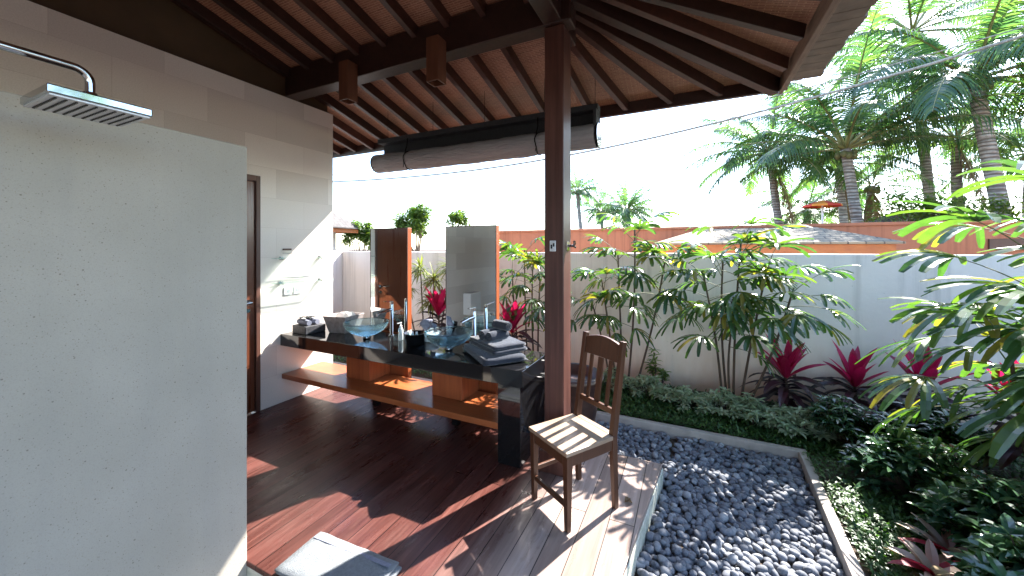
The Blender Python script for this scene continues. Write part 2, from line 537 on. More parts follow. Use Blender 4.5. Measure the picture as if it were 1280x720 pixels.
def wall_paint(name, c1, c2, splash_bounce):
    n = NT(name)
    nz = n.noise(n.coords((1, 1, .5)), 1.6, 7, .62)
    col = n.ramp(nz, [(.3, c1), (.72, c2)])
    z = n.n('ShaderNodeSeparateXYZ', {0: n.coords()}).outputs[2]
    wob = n.noise(n.coords((3, 3, 1)), 2.0, 6, .7)
    zz = n.n('ShaderNodeMath', {0: wob, 1: -.5, 2: z}, operation='MULTIPLY_ADD').outputs[0]
    f = n.n('ShaderNodeMapRange', {'Value': zz, 'From Min': .32, 'From Max': -.30, 'To Min': 0.0, 'To Max': .8}).outputs[0]
    col = n.mix(f, col, splash_bounce)                       # splashed earth, plus warm ground bounce painted along the foot of the wall
    run = n.noise(n.coords((6, 6, .22)), 1.4, 6, .65)
    top = n.n('ShaderNodeMapRange', {'Value': z, 'From Min': .4, 'From Max': 1.9, 'To Min': .35, 'To Max': .85}).outputs[0]
    rf = n.n('ShaderNodeMapRange', {'Value': run, 'From Min': .50, 'From Max': .72}).outputs[0]
    rf = n.n('ShaderNodeMath', {0: rf, 1: top}, operation='MULTIPLY').outputs[0]
    col = n.mix(rf, col, tuple(x * y for x, y in zip(c2, (.62, .62, .60))))   # rain streaks
    sp = n.n('ShaderNodeTexVoronoi', {'Vector': n.coords((1, 1, .8)), 'Scale': 16.0})
    spm = n.n('ShaderNodeMath', {0: sp.outputs['Distance'], 1: .085}, operation='LESS_THAN').outputs[0]
    pick = n.n('ShaderNodeMath', {0: n.n('ShaderNodeSeparateColor', {0: sp.outputs['Color']}).outputs[0], 1: .3}, operation='LESS_THAN').outputs[0]
    spm = n.n('ShaderNodeMath', {0: spm, 1: pick}, operation='MULTIPLY').outputs[0]
    spm = n.n('ShaderNodeMath', {0: spm, 1: .35}, operation='MULTIPLY').outputs[0]
    col = n.mix(spm, col, tuple(x * .5 for x in c2))
    b = n.bsdf(col, .85)
    n.set(b, 'Normal', n.bump(n.noise(n.coords(), 28, 5), .25, .006))
    return n.done(b)
MAT['gardenwall'] = wall_paint('cream_render', (.86, .79, .725), (.76, .69, .64), (.58, .38, .25))
MAT['whitewall'] = wall_paint('white_render', (.78, .77, .75), (.70, .69, .67), (.5, .42, .34))
MAT['terracotta'] = wall_paint('terracotta_render', (.46, .17, .085), (.37, .13, .07), (.32, .15, .09))
MAT['orange'] = plain('orange_timber', (.42, .14, .035), (.33, .10, .028), .6, 6)

def tiles(name, c1, c2):
    n = NT(name)
    br = n.n('ShaderNodeTexBrick', {'Vector': n.coords((1, 1, 1)), 'Color1': (*c1, 1), 'Color2': (*c2, 1), 'Mortar': (.06, .05, .045, 1), 'Scale': 1.0, 'Mortar Size': .008, 'Brick Width': .20, 'Row Height': .13})
    nz = n.noise(n.coords(), 5, 5)
    col = n.mix(n.n('ShaderNodeMapRange', {'Value': nz, 'From Min': .4, 'From Max': .75, 'To Max': .5}).outputs[0], br.outputs[0], tuple(x * .6 for x in c1))
    b = n.bsdf(col, .85)
    n.set(b, 'Normal', n.bump(br.outputs['Fac'], .7, -.02))
    return n.done(b)
MAT['rooftile'] = tiles('grey_roof_shingles', (.33, .26, .175), (.19, .155, .11))
MAT['darktile'] = tiles('dark_roof_tiles', (.10, .09, .085), (.06, .055, .052))

def pebble_mat():
    n = NT('river_pebbles')
    g = n.n('ShaderNodeNewGeometry')
    col = n.ramp(g.outputs['Random Per Island'], [(.05, (.090, .101, .126)), (.4, (.125, .138, .168)), (.75, (.175, .188, .22)), (.97, (.34, .35, .37))])
    col = n.mix(.3, col, n.ramp(n.noise(n.coords(), 90, 4), [(.3, (.05, .05, .055)), (.7, (.24, .24, .25))]))
    b = n.bsdf(col, .75, Specular_IOR_Level=.3)
    n.set(b, 'Normal', n.bump(n.noise(n.coords(), 260, 3), .2, .002))
    return n.done(b)
MAT['pebble'] = pebble_mat()

def palm_bark():
    n = NT('ringed_palm_bark')
    w = n.n('ShaderNodeTexWave', {'Vector': n.coords((.15, .15, 1)), 'Scale': 3.4, 'Distortion': 5.5, 'Detail': 5.0, 'Detail Scale': 3.0}, bands_direction='Z')
    nz = n.noise(n.coords((1, 1, .4)), 9, 5)
    col = n.ramp(w.outputs['Fac'], [(.1, (.14, .125, .115)), (.45, (.34, .32, .30)), (.9, (.44, .42, .40))])
    col = n.mix(n.n('ShaderNodeMapRange', {'Value': nz, 'From Min': .4, 'From Max': .7, 'To Max': .6}).outputs[0], col, (.17, .15, .13))
    b = n.bsdf(col, .9)
    n.set(b, 'Normal', n.bump(w.outputs['Fac'], .8, .03))
    return n.done(b)
MAT['palmbark'] = palm_bark()
MAT['bark'] = plain('rough_bark', (.16, .12, .09), (.10, .075, .055), .9, 12, (1, 1, .3), bump=.7)
MAT['cane'] = plain('dark_cane_stem', (.05, .032, .022), (.09, .06, .04), .7, 25, (1, 1, .4))
MAT['greenstem'] = plain('green_stem', (.10, .13, .04), (.13, .11, .05), .6, 20)
MAT['frond'] = foliage('coconut_frond', [(.040, .095, .066), (.060, .125, .070), (.10, .16, .06)], .26, .50, (1.9, 2.1, .75), .9)
MAT['rachis'] = plain('frond_midrib', (.24, .25, .09), (.17, .16, .07), .5, 12)
MAT['deadfrond'] = foliage('dry_frond', [(.13, .095, .06), (.19, .14, .085)], .7, .3, (1.5, 1.2, .7), .2)
MAT['rhapis'] = foliage('lady_palm_leaf', [(.034, .082, .040), (.052, .112, .044), (.040, .090, .040), (.095, .155, .045), (.034, .085, .044), (.060, .12, .042), (.11, .165, .045), (.045, .10, .042), (.24, .20, .055)], .25, .42, (1.9, 2.1, .5), .9)
MAT['cordyoung'] = foliage('magenta_cordyline_leaf', [(.36, .016, .080), (.48, .025, .12), (.26, .012, .055)], .3, .42, (1.9, .7, 1.2), .55)
MAT['cordold'] = foliage('dark_cordyline_leaf', [(.030, .022, .026), (.045, .028, .036), (.060, .022, .034)], .33, .22, (1.8, .8, 1.0), .6)
MAT['paleleaf'] = foliage('variegated_pale_leaf', [(.32, .40, .26), (.46, .52, .38), (.22, .31, .18)], .5, .3, (1.2, 1.3, .7), .4)
MAT['darkleaf'] = foliage('glossy_dark_leaf', [(.028, .070, .044), (.042, .098, .055), (.068, .14, .062)], .20, .22, (1.8, 2.1, .6), 1.0)
MAT['cover'] = foliage('ground_cover_leaf', [(.028, .072, .022), (.045, .105, .032), (.075, .15, .040)], .45, .25, (1.8, 2.0, .5), .45)
MAT['treeleaf'] = foliage('tree_leaf', [(.07, .13, .04), (.11, .18, .05), (.17, .24, .06)], .45, .45, (1.8, 1.9, .5), .5)
MAT['yellowleaf'] = foliage('variegated_yellow_leaf', [(.20, .24, .08), (.30, .32, .14), (.14, .18, .06)], .45, .35, (1.5, 1.5, .6), .4)
MAT['pinkleaf'] = foliage('tricolour_leaf', [(.45, .34, .30), (.36, .36, .27), (.50, .30, .27)], .4, .3, (1.3, 1.1, .9), .5)
MAT['redleaf'] = foliage('red_backed_leaf', [(.32, .018, .045), (.42, .03, .07)], .4, .35, (1.6, .7, .9), .5)
# ================================================================== the setting
DZ = -0.10     # garden level
m = MB(); m.add([(-400, -400, -.17), (400, -400, -.17), (400, 400, -.17), (-400, 400, -.17)], [(0, 1, 2, 3)])
tag(m.build('ground', MAT['soil']), kind='structure')
m = MB(); m.box(-5.9, 8, 3.932, 5.1, -.30, DZ); tag(m.build('garden_bed', MAT['soil']), kind='structure')
m = MB(); m.poly([(.655, -1.5, DZ), (8, -1.5, DZ), (8, 3.931, DZ), (.905, 3.931, DZ)], .2); tag(m.build('garden_bed', MAT['soil']), kind='structure')
m = MB(); m.poly([(-3.93, 1.172, 0), (-.385, 1.172, 0), (-.18, 3.06, 0), (-3.93, 3.06, 0)], .030); tag(m.build('deck', MAT['deck'], bevel=.004), kind='structure')
m = MB(); m.poly([(-3.93, 1.176, -.032), (-.379, 1.176, -.032), (-.174, 3.064, -.032), (-3.93, 3.064, -.032)], .26); tag(m.build('deck_base', MAT['riser'], bevel=.006), kind='structure')
m = MB(); m.box(-3.93, -.45, -3.0, 1.168, -.30, -.105); tag(m.build('shower_floor', MAT['paving']), kind='structure')
m = MB(); m.box(-3.93, -2.11, -3.0, 1.168, -.1045, -.006); tag(m.build('inner_floor', MAT['paving']), kind='structure')
m = MB(); m.box(-6.0, .90, 3.865, 3.93, -.28, -.062); m.poly([(.655, .2, -.062), (.725, .2, -.062), (.898, 3.8645, -.062), (.838, 3.8645, -.062)], .22)
tag(m.build('kerb', MAT['concrete'], bevel=.008), kind='structure')


def pebbles():
    rng = np.random.default_rng(5)
    import bmesh
    bm = bmesh.new()
    bmesh.ops.create_icosphere(bm, subdivisions=2, radius=1.0)
    tv = np.array([v.co[:] for v in bm.verts]); tf = np.array([[v.index for v in f.verts] for f in bm.faces])
    bm.free()
    pts = []
    def inside(x, y):
        e0 = -.385 + (y - 1.172) * .205 / 1.888 + .015
        e1 = .655 + (y - .2) * .183 / 3.6645
        return (e0 < x < e1 and .6 < y < 3.865 and not (y > 3.06 and x < -.2)) or (-4.2 < x <= -.16 and 3.085 < y < 3.865)
    sp = .0425
    for layer, z in ((0, -.168), (1, -.140)):
        y = .6
        row = 0
        while y < 3.85:
            x = -4.2 + (row % 2) * sp / 2 + layer * .02
            while x < .83:
                px, py = x + rng.normal(0, .010), y + rng.normal(0, .010)
                if inside(px, py) and (layer == 0 or rng.random() < .86):
                    pts.append((px, py, z + rng.normal(0, .007)))
                x += sp
            y += sp * .82
            row += 1
    V, F = [], []
    for i, p in enumerate(pts):
        s = rng.uniform(.72, 1.25)
        ax = np.array([.0285 * s * rng.uniform(.82, 1.22), .0225 * s * rng.uniform(.85, 1.15), .0165 * s * rng.uniform(.85, 1.2)])
        v = tv.copy()
        k = rng.normal(0, 1, 3); k /= np.linalg.norm(k)
        v *= (1 + .16 * (v @ k))[:, None]
        k2 = rng.normal(0, 1, 3); k2 /= np.linalg.norm(k2)
        v *= (1 + .10 * np.sin(2.2 * (v @ k2)))[:, None]
        v = v * ax
        a, b, c = rng.uniform(0, 6.28), rng.normal(0, .32), rng.normal(0, .32)
        Rm = np.array(Matrix.Rotation(a, 3, 'Z') @ Matrix.Rotation(b, 3, 'X') @ Matrix.Rotation(c, 3, 'Y'))
        V.append(v @ Rm.T + np.array(p))
        F.append(tf + i * len(tv))
    V = np.concatenate(V); F = np.concatenate(F)
    me = bpy.data.meshes.new('pebbles')
    me.vertices.add(len(V)); me.vertices.foreach_set('co', V.ravel())
    me.loops.add(F.size); me.loops.foreach_set('vertex_index', F.ravel())
    me.polygons.add(len(F)); me.polygons.foreach_set('loop_start', np.arange(0, F.size, 3))
    me.polygons.foreach_set('loop_total', np.full(len(F), 3))
    me.polygons.foreach_set('use_smooth', [True] * len(F))
    me.materials.append(MAT['pebble'])
    me.update(calc_edges=True)
    o = bpy.data.objects.new('pebbles', me)
    COL.objects.link(o)
    tag(o, 'grey river pebbles filling the drip strip beside the wooden deck', 'pebbles', kind='stuff')
pebbles()

# garden walls
m = MB(); m.box(-6.06, 12, 5.1, 5.25, -.3, 1.585)
tag(m.build('garden_wall', MAT['gardenwall'], bevel=.012), 'long cream rendered garden wall behind the lady palms and pebble strip', 'wall')
m = MB(); m.box(-6.20, -6.062, 1.0, 5.25, -.3, 1.60)
tag(m.build('garden_wall', MAT['gardenwall'], bevel=.012), 'short grey cream boundary wall running away beside the tiled bathroom wall', 'wall')
m = MB(); m.box(7.0, 7.15, -4.0, 5.09, -.3, 1.585)
tag(m.build('garden_wall', MAT['gardenwall'], bevel=.012), 'cream boundary wall closing the garden on the far right', 'wall')
t = thing('terracotta_wall', 'terracotta red boundary wall rising behind the cream garden wall', 'wall', (0, 9.0, -.17))
m = MB(); m.box(-5.3, 16, 9.0, 9.2, -.17, 2.06); m.build('panel', MAT['terracotta'], t)
m = MB(); m.box(-5.34, 16.04, 8.97, 9.23, 2.06, 2.12); m.build('coping', MAT['terracotta'], t, bevel=.01)
m = MB(); m.box(4.5, 5.3, 8.955, 8.998, 1.62, 1.80); m.build('slot_window', MAT['doorframe'], t, bevel=.004)

# low outbuilding with a shingled hip roof between the two walls
t = thing('outbuilding', 'low outbuilding with grey shingle hip roof and orange fascia over the garden wall', 'building', (.8, 7.2, -.17))
m = MB(); m.box(-.3, 2.35, 7.3, 8.75, -.17, 1.72); m.build('wall', MAT['terracotta'], t)
def hip_roof(x0, x1, y0, y1, ze, zr, inset):
    ym = (y0 + y1) / 2
    vs = [(x0, y0, ze), (x1, y0, ze), (x1, y1, ze), (x0, y1, ze), (x0 + inset, ym, zr), (x1 - inset, ym, zr),
          (x0, y0, ze - .03), (x1, y0, ze - .03), (x1, y1, ze - .03), (x0, y1, ze - .03)]
    return vs, [(0, 1, 5, 4), (1, 2, 5), (2, 3, 4, 5), (3, 0, 4), (9, 8, 7, 6), (0, 6, 7, 1), (1, 7, 8, 2), (2, 8, 9, 3), (3, 9, 6, 0)]
m = MB(); m.add(*hip_roof(-.55, 2.72, 7.0, 9.0, 1.74, 2.01, .75)); m.build('roof', MAT['rooftile'], t)
m = MB(); m.box(-.47, 2.64, 7.05, 7.09, 1.52, 1.705); m.box(2.60, 2.64, 7.092, 8.9, 1.52, 1.705); m.build('fascia', MAT['orange'], t)

# neighbouring pavilion far left
t = thing('neighbour_pavilion', 'white neighbouring pavilion with dark tiled hip roof beside the bathroom wall', 'building', (-11.5, 6, -.17))
m = MB(); m.box(-14, -9.6, 4.2, 7.85, -.17, 2.25); m.build('wall', MAT['whitewall'], t)
m = MB(); m.add(*hip_roof(-15, -9.0, 3.5, 8.3, 2.25, 4.25, 2.4)); m.build('roof', MAT['darktile'], t)
m = MB(); m.box(-9.13, -9.08, 3.6, 8.22, 2.10, 2.215); m.box(-14.9, -9.132, 8.17, 8.22, 2.10, 2.215); m.build('fascia', MAT['orange'], t)

# ================================================================== the bathroom pavilion
WX = -3.93
t = thing('bathroom_wall', 'tall polished sandstone block wall with brown door behind the vanity end', 'wall', (WX, 0, 0))
m = MB()
m.box(WX - .15, WX, 2.315, 3.17, -.28, 3.28)
m.box(WX - .15, WX, -3.15, 1.40, -.28, 3.28)
m.box(WX - .15, WX, 1.40, 2.315, 2.38, 3.28)
m.build('stone_face', MAT['sandstone'], t)
fr = MB(); fr.box(WX - .10, WX + .012, 1.402, 1.46, 0, 2.378); fr.box(WX - .10, WX + .012, 2.272, 2.313, 0, 2.378); fr.box(WX - .10, WX + .012, 1.46, 2.272, 2.32, 2.378)
fr.build('door_frame', MAT['doorframe'], t, bevel=.003)
d = MB(); d.box(WX - .060, WX - .012, 1.464, 2.268, .012, 2.316)
d = d.build('door', MAT['door'], t, bevel=.003)
hd = MB()
hx0, hy0 = WX - .012, 2.205
hd.tube([(hx0, hy0, 1.11), (hx0 + .008, hy0, 1.11)], .027, 16)
hd.tube([(hx0 + .005, hy0, 1.11), (hx0 + .052, hy0, 1.11)], .011, 10)
hd.tube([(hx0 + .050, hy0 + .010, 1.11), (hx0 + .054, hy0 - .05, 1.108), (hx0 + .048, hy0 - .125, 1.106)], [.013, .012, .010], 10)
hd.tube([(hx0, hy0, 1.03), (hx0 + .010, hy0, 1.03)], .019, 14)
hd.build('handle', MAT['chrome'], d)

m = MB(); m.box(-4.08, -1.0, -3.15, -3.0, -.28, 3.28)  # unseen rear wall, ends early so sky fill enters from behind
t = m.build('bathroom_wall', MAT['sandstone_back'])
tag(t, 'plain sandstone rear wall of the bathroom behind the camera, cut short to let light in', 'wall')

m = MB(); m.box(-2.22, -2.108, -1.3, 1.176, -.12, 2.185)
t = m.build('shower_partition', MAT['terrazzo'], bevel=.004)
tag(t, 'freestanding grey speckled terrazzo shower partition in the left foreground', 'partition')

# roof: plane A falls towards +Y, plane B towards +X, they meet at a hip over the post
SL = .25
XE, YE, ZE = .75, 4.15, 3.20
RY = -1.0                                   # ridge line
def zA(y): return ZE + SL * (YE - y)
def zB(x): return ZE + SL * (XE - x)
HT = YE - RY
roof = thing('pavilion_roof', 'dark timber rafters and woven mat ceiling of the open pavilion roof', 'roof', (-2, 1.5, 3.2))
m = MB()
XW = -8.0
zr = zA(RY)
rx = XE - HT
m.add([(XW, YE, ZE), (XE, YE, ZE), (rx, RY, zr), (XW, RY, zr)], [(0, 3, 2, 1)])
m.add([(XE, YE, ZE), (XE, RY - HT, ZE), (rx, RY, zr)], [(0, 2, 1)])
m.add([(XW, RY, zr), (rx, RY, zr), (XE, RY - HT, ZE), (XW, RY - HT, ZE)], [(0, 3, 2, 1)])
m.build('ceiling_mat', MAT['mat'], roof)
# shingle cover: stepped courses, overhanging the fascias
m = MB()
OV = .30
def cover(z_up):
    a = OV
    z0 = ZE - SL * a + z_up
    zt = zr + z_up
    return z0, zt
z0, zt = cover(.12)
OY = .10
outer = [(XW, YE + OY, z0 + .05), (XE + OV, YE + OY, z0), (rx, RY, zt), (XW, RY, zt)]
m.add([(p[0], p[1], p[2]) for p in outer] + [(p[0], p[1], p[2] + .05) for p in outer], [(0, 3, 2, 1), (4, 5, 6, 7), (0, 1, 5, 4)])
out2 = [(XE + OV, YE + OY, z0), (XE + OV, RY - HT - OV, z0), (rx, RY, zt)]
m.add(out2 + [(p[0], p[1], p[2] + .05) for p in out2], [(0, 2, 1), (3, 4, 5), (0, 1, 4, 3)])
out3 = [(XW, RY, zt), (rx, RY, zt), (XE + OV, RY - HT - OV, z0), (XW, RY - HT - OV, z0)]
m.add(out3 + [(p[0], p[1], p[2] + .05) for p in out3], [(0, 3, 2, 1), (4, 5, 6, 7), (2, 3, 7, 6)])
m.build('shingle_cover', MAT['shingle'], roof)
# projecting shingle butts along the two eaves in view
m = MB()
rr = random.Random(3)
y = -1.2
while y < YE + OY:
    w = rr.uniform(.10, .16)
    o_ = rr.uniform(0, .022)
    m.box(XE + .09, XE + OV + .02 + o_, y, min(y + w - .006, YE + OY + .01), ZE + .015, ZE + .044)
    y += w
x = XW
while x < XE + OV:
    w = rr.uniform(.10, .16)
    m.box(x, x + w - .006, YE + .045, YE + OY + .02 + rr.uniform(0, .022), ZE + .016, ZE + .046)
    x += w
sb = m.build('shingle_edge', MAT['shingle'], roof)
# eave boards
m = MB(); m.box(XW, XE - .005, YE - .045, YE, 3.085, 3.205); m.build('eave_board', MAT['beam'], roof, bevel=.004)
m = MB(); m.box(XE, XE + .035, RY - HT, YE + .04, 3.075, 3.215); m.box(XE + .037, XE + .075, RY - HT, YE + .06, 3.13, 3.22)
m.build('fascia', MAT['fascia'], roof, bevel=.004)
m = MB(); m.box(XW, XE + .07, YE + .002, YE + .035, 3.10, 3.21); m.build('fascia', MAT['fascia'], roof, bevel=.004)
# rafters
RW, RH = .052, .105
def rafter(a, b, w=RW, h=RH):
    q = MB(); q.bar(a, b, w, h)
    return q.build('rafter', MAT['rafter'], roof, bevel=.003)
x = -6.65
while x < -1.2:
    if rx + .3 < x or True:
        yi = max(RY, YE - (XE - x)) if x > rx else RY
        if x > -1.15 - .345 * 0.2: break
        yin = RY + .05 if x < rx else YE - (XE - x)
        rafter((x, YE - .05, zA(YE - .05) - RH / 2), (x, yin, zA(yin) - RH / 2))
    x += .345
hip_dir = Vector((rx, RY, zr))
rafter((XE - .03, YE - .03, ZE - .075), (rx, RY, zr - .075), .075, .15)
F0 = Vector((-1.10, 2.30, zA(2.30)))
for tx in (-.98, -.60, -.16, .28):
    rafter((tx, YE - .05, zA(YE - .05) - RH / 2), F0 + Vector((0, .12, -RH / 2 - .03)))
for ty in (3.72, 3.22, 2.74, 2.30):
    rafter((XE - .03, ty, zB(XE - .03) - RH / 2), F0 + Vector((.12, 0, -RH / 2 - .03)))
y = 1.92
while y > -1.2:
    xin = XE - (YE - y)
    rafter((XE - .03, y, zB(XE - .03) - RH / 2), (xin, y, zB(xin) - RH / 2))
    y -= .38
# beams on the posts
m = MB(); m.box(WX + .002, -.76, 2.57, 2.72, 3.285, 3.57); m.build('beam', MAT['beam'], roof, bevel=.008)
m = MB(); m.box(-.965, -.825, -3.0, 2.568, 3.29, 3.565); m.build('beam', MAT['beam'], roof, bevel=.008)
m = MB(); m.box(-.965, -.825, 2.722, 2.95, 3.29, 3.50); m.build('bracket', MAT['beam'], roof, bevel=.006)
# board closing the gable over the wall
m = MB(); m.add([(WX - .10, -3.1, 3.281), (WX - .10, 3.17, 3.281), (WX - .10, 3.17, zA(3.17) - .002), (WX - .10, RY, zr - .002), (WX - .10, -3.1, zr + SL * (-3.1 - RY) - .002)], [(0, 1, 2, 3, 4)])
m.build('gable_board', MAT['gable'], roof)
m = MB(); m.bar((WX - .06, 3.16, zA(3.16) - .03), (WX - .06, RY, zr - .03), .05, .06); m.build('gable_trim', MAT['rafter'], roof)

# the post
post = thing('support_post', 'square reddish brown timber post beside the vanity carrying the roof', 'post', (-.92, 2.63, 0))
m = MB(); m.box(-.968, -.820, 2.60, 2.785, .12, 3.283); m.build('shaft', MAT['post'], post, bevel=.006)
m = MB(); m.box(-1.0, -.79, 2.57, 2.815, 0.0, .16); m.build('base', MAT['post'], post, bevel=.01)
m = MB(); m.box(-.925, -.878, 2.591, 2.5995, 1.625, 1.705); sp = m.build('switch_plate', MAT['plate'], post, bevel=.003)
m = MB(); m.box(-.915, -.903, 2.5875, 2.5905, 1.645, 1.675); m.box(-.897, -.886, 2.5875, 2.5905, 1.66, 1.685); m.build('switch_key', MAT['black'], sp)
m = MB()
m.box(-.8195, -.813, 2.665, 2.725, 1.63, 1.70)
m.tube([(-.815, 2.695, 1.665), (-.775, 2.695, 1.665), (-.76, 2.68, 1.68), (-.76, 2.67, 1.70)], .010, 8)
m.tube([(-.775, 2.695, 1.665), (-.77, 2.73, 1.655)], .008, 8)
m.build('hook', MAT['dark_chrome'], post, bevel=.002)

# lamp boxes on the beam
def lamp_box(cx, zb, label):
    cy = 2.49
    t = thing('lamp_box', label, 'lamp', (cx, cy, zb), 0, 'wooden lamp boxes hung on the roof beam')
    h, s, w = .36, .058, .010
    q = MB()
    q.box(-s, s, -s, -s + w, 0, h); q.box(-s, s, s - w, s, 0, h)
    q.box(-s, -s + w, -s + w + .0005, s - w - .0005, 0, h); q.box(s - w, s, -s + w + .0005, s - w - .0005, 0, h)
    q.box(-s + w, s - w, -s + w, s - w, h - .02, h - .002)
    q.build('housing', MAT['lampwood'], t, local=True, bevel=.002)
    q = MB(); q.lathe([(.001, .035), (.018, .038), (.027, .052), (.027, .07), (.016, .10), (.014, .14), (.014, .335)], n=20)
    q.build('bulb', MAT['white'], t, local=True)
lamp_box(-2.88, 3.02, 'square wooden lamp box on the roof beam nearer the bathroom wall')
lamp_box(-1.87, 3.00, 'square wooden lamp box on the roof beam nearer the post')

# rolled outdoor blind hung from the rafters inside the eave
BX0, BX1, BY, BZ, BR = -3.53, -.765, 3.50, 2.705, .112
t = thing('rolled_blind', 'rolled grey outdoor blind hanging under a black canvas valance at the eave', 'blind', (-2.15, BY, 3.0))
m = MB(); m.box(BX0 + .03, BX1, BY + .072, BY + .085, 2.74, 3.0); m.box(BX0 + .03, BX1, BY - .035, BY + .070, 2.945, 3.0); m.box(BX1 - .030, BX1 - .002, BY - .085, BY + .070, 2.78, 2.943)
m.build('valance', MAT['valance'], t, bevel=.004)
for xs in (-3.38, -2.69, -2.0, -1.31, -.80):
    m = MB(); m.tube([(xs, BY + .02, 3.0), (xs, BY + .02, zA(BY + .02) - .004)], .0028, 6); m.build('hanger', MAT['dark_chrome'], t)
m = MB()
N_ = 90
pts = [(BX0 + (BX1 - .012 - BX0) * i / N_, BY + .004 * math.sin(i * .6), BZ - .014 * math.sin(math.pi * i / N_)) for i in range(N_ + 1)]
def crease(i):
    x_ = pts[i][0]
    r_ = BR + .0025 * math.sin(i * .31) + .0014 * math.sin(i * 1.07 + 1)
    for xs in (-3.02, -1.36):
        r_ -= .012 * math.exp(-((x_ - xs) / .035) ** 2)
    return r_
m.tube(pts, [crease(i) for i in range(N_ + 1)], 28)
m.build('fabric_roll', MAT['canvas'], t)
m = MB(); m.tube([(BX1 - .011, BY, BZ), (BX1 + .010, BY, BZ)], BR + .003, 24); m.build('end_cap', MAT['black'], t)
m = MB(); m.tube([(BX0 - .012, BY, BZ), (BX0 - .001, BY, BZ)], BR + .001, 24); m.build('end_cap', MAT['black'], t)
for xs in (-3.02, -1.36):
    m = MB()
    m.tube([(xs + .006 * math.sin(k), BY + (BR - .004) * math.cos(k * math.pi / 12), BZ - .008 + (BR - .004) * math.sin(k * math.pi / 12)) for k in range(25)], .006, 6, caps=False)
    m.tube([(xs, BY - .085, BZ + .06), (xs + .01, BY - .06, 2.86), (xs, BY - .037, 2.955)], .005, 6)
    m.tube([(xs, BY - .108, BZ - .03), (xs + .015, BY - .118, BZ - .06), (xs + .005, BY - .116, BZ - .11)], .004, 6)
    m.build('tie', MAT['black'], t)

# ================================================================== fittings on the bathroom wall
def glass_shelf(z, label):
    t = thing('glass_shelf', label, 'shelf', (WX, 2.72, z), 0, 'glass shelves on the sandstone wall')
    q = MB(); q.box(.012, .135, -.30, .36, -.004, .004); q.build('pane', MAT['glass'], t, local=True, bevel=.001)
    for yy in (-.20, .26):
        q = MB(); q.tube([(0, yy, 0.002), (.006, yy, 0.002)], .018, 14); q.tube([(.006, yy, -.008), (.05, yy, -.012)], .007, 8); q.tube([(.006, yy, .012), (.045, yy, .010)], .006, 8)
        q.build('bracket', MAT['chrome'], t, local=True)
    q = MB(); q.tube([(.0, -.17, .055), (.125, -.17, .055), (.13, -.16, .055), (.13, .33, .055), (.125, .34, .055), (0, .34, .055)], .004, 8)
    q.build('rail', MAT['chrome'], t, local=True)
glass_shelf(1.54, 'upper clear glass shelf with chrome rail on the sandstone wall')
glass_shelf(1.28, 'lower clear glass shelf just above the wall sockets')
def socket(y, label):
    t = thing('wall_socket', label, 'socket', (WX, y, 1.185), 0, 'white wall sockets under the glass shelves')
    q = MB(); q.box(.0005, .010, -.043, .043, -.043, .043); q.build('plate', MAT['white'], t, local=True, bevel=.004)
    q = MB(); q.tube([(.0105, 0, 0), (.012, 0, 0)], .024, 20); q.build('outlet', MAT['plate'], t, local=True)
    q = MB(); q.tube([(.0122, -.01, 0), (.0132, -.01, 0)], .0035, 8); q.tube([(.0122, .01, 0), (.0132, .01, 0)], .0035, 8); q.build('hole', MAT['black'], t, local=True)
socket(2.60, 'white wall socket under the glass shelves, nearer the door')
socket(2.705, 'white wall socket under the glass shelves, farther from the door')
m = MB(); m.box(WX, WX + .02, 2.545, 2.635, 1.625, 1.645)
tag(m.build('wall_hook_bar', MAT['doorframe'], bevel=.003), 'small dark bar fixed on the wall above the upper glass shelf', 'hook')

# shower
t = thing('rain_shower', 'square chrome rain shower head on a bent arm before the partition', 'shower', (-1.78, .5, 2.1))
m = MB()
arm = [(-1.795, -1.0, 2.236), (-1.795, .12, 2.236), (-1.795, .475, 2.236)]
for k in range(1, 8):
    a = k * math.pi / 14
    arm.append((-1.795, .475 + .04 * math.sin(a), 2.236 - .04 * (1 - math.cos(a))))
arm.append((-1.795, .515, 2.15))
m.tube(arm, .0125, 16)
m.build('arm', MAT['chrome'], t)
m = MB(); m.tube([(-1.795, .515, 2.165), (-1.795, .515, 2.128)], [.017, .020], 16); m.build('collar', MAT['chrome'], t)
hx, hy, hs = -1.795, .513, .118
m = MB(); m.box(hx - hs, hx + hs, hy - hs, hy + hs, 2.103, 2.130); head = m.build('head', MAT['chrome'], t, bevel=.004)
m = MB(); m.box(hx - hs + .006, hx + hs - .006, hy - hs + .006, hy + hs - .006, 2.0985, 2.1028); m.build('spray_plate', MAT['plate'], head)
m = MB()
for i in range(10):
    for j in range(16):
        yy = hy - .096 + .192 * i / 9
        xx = hx - .092 + .184 * j / 15
        m.tube([(xx, yy, 2.0983), (xx, yy, 2.0950)], .0036, 6)
m.build('nozzles', MAT['black'], head)

# ================================================================== the vanity
CT = .735
van = thing('vanity', 'long black granite vanity counter with orange teak shelf and cupboards', 'vanity', (-2.5, 2.8, 0))
m = MB(); m.box(WX + .002, -1.11, 2.52, 3.07, CT - .122, CT); m.build('counter', MAT['granite'], van, bevel=.003)
m = MB(); m.box(-1.325, -1.135, 2.535, 3.055, .001, CT - .124); m.build('leg', MAT['granite'], van, bevel=.003)
m = MB(); m.box(WX + .002, -1.327, 2.535, 3.03, .255, .305); m.build('shelf', MAT['teak'], van, bevel=.004)
for x0 in (-3.22, -2.12):
    m = MB(); m.box(x0, x0 + .325, 2.76, 3.045, .307, CT - .124); m.build('cupboard', MAT['teak_up'], van, bevel=.003)
for x0 in (-3.0, -2.0):
    m = MB(); m.box(x0, x0 + .06, 2.90, 2.96, .001, .253); m.build('support', MAT['granite'], van)

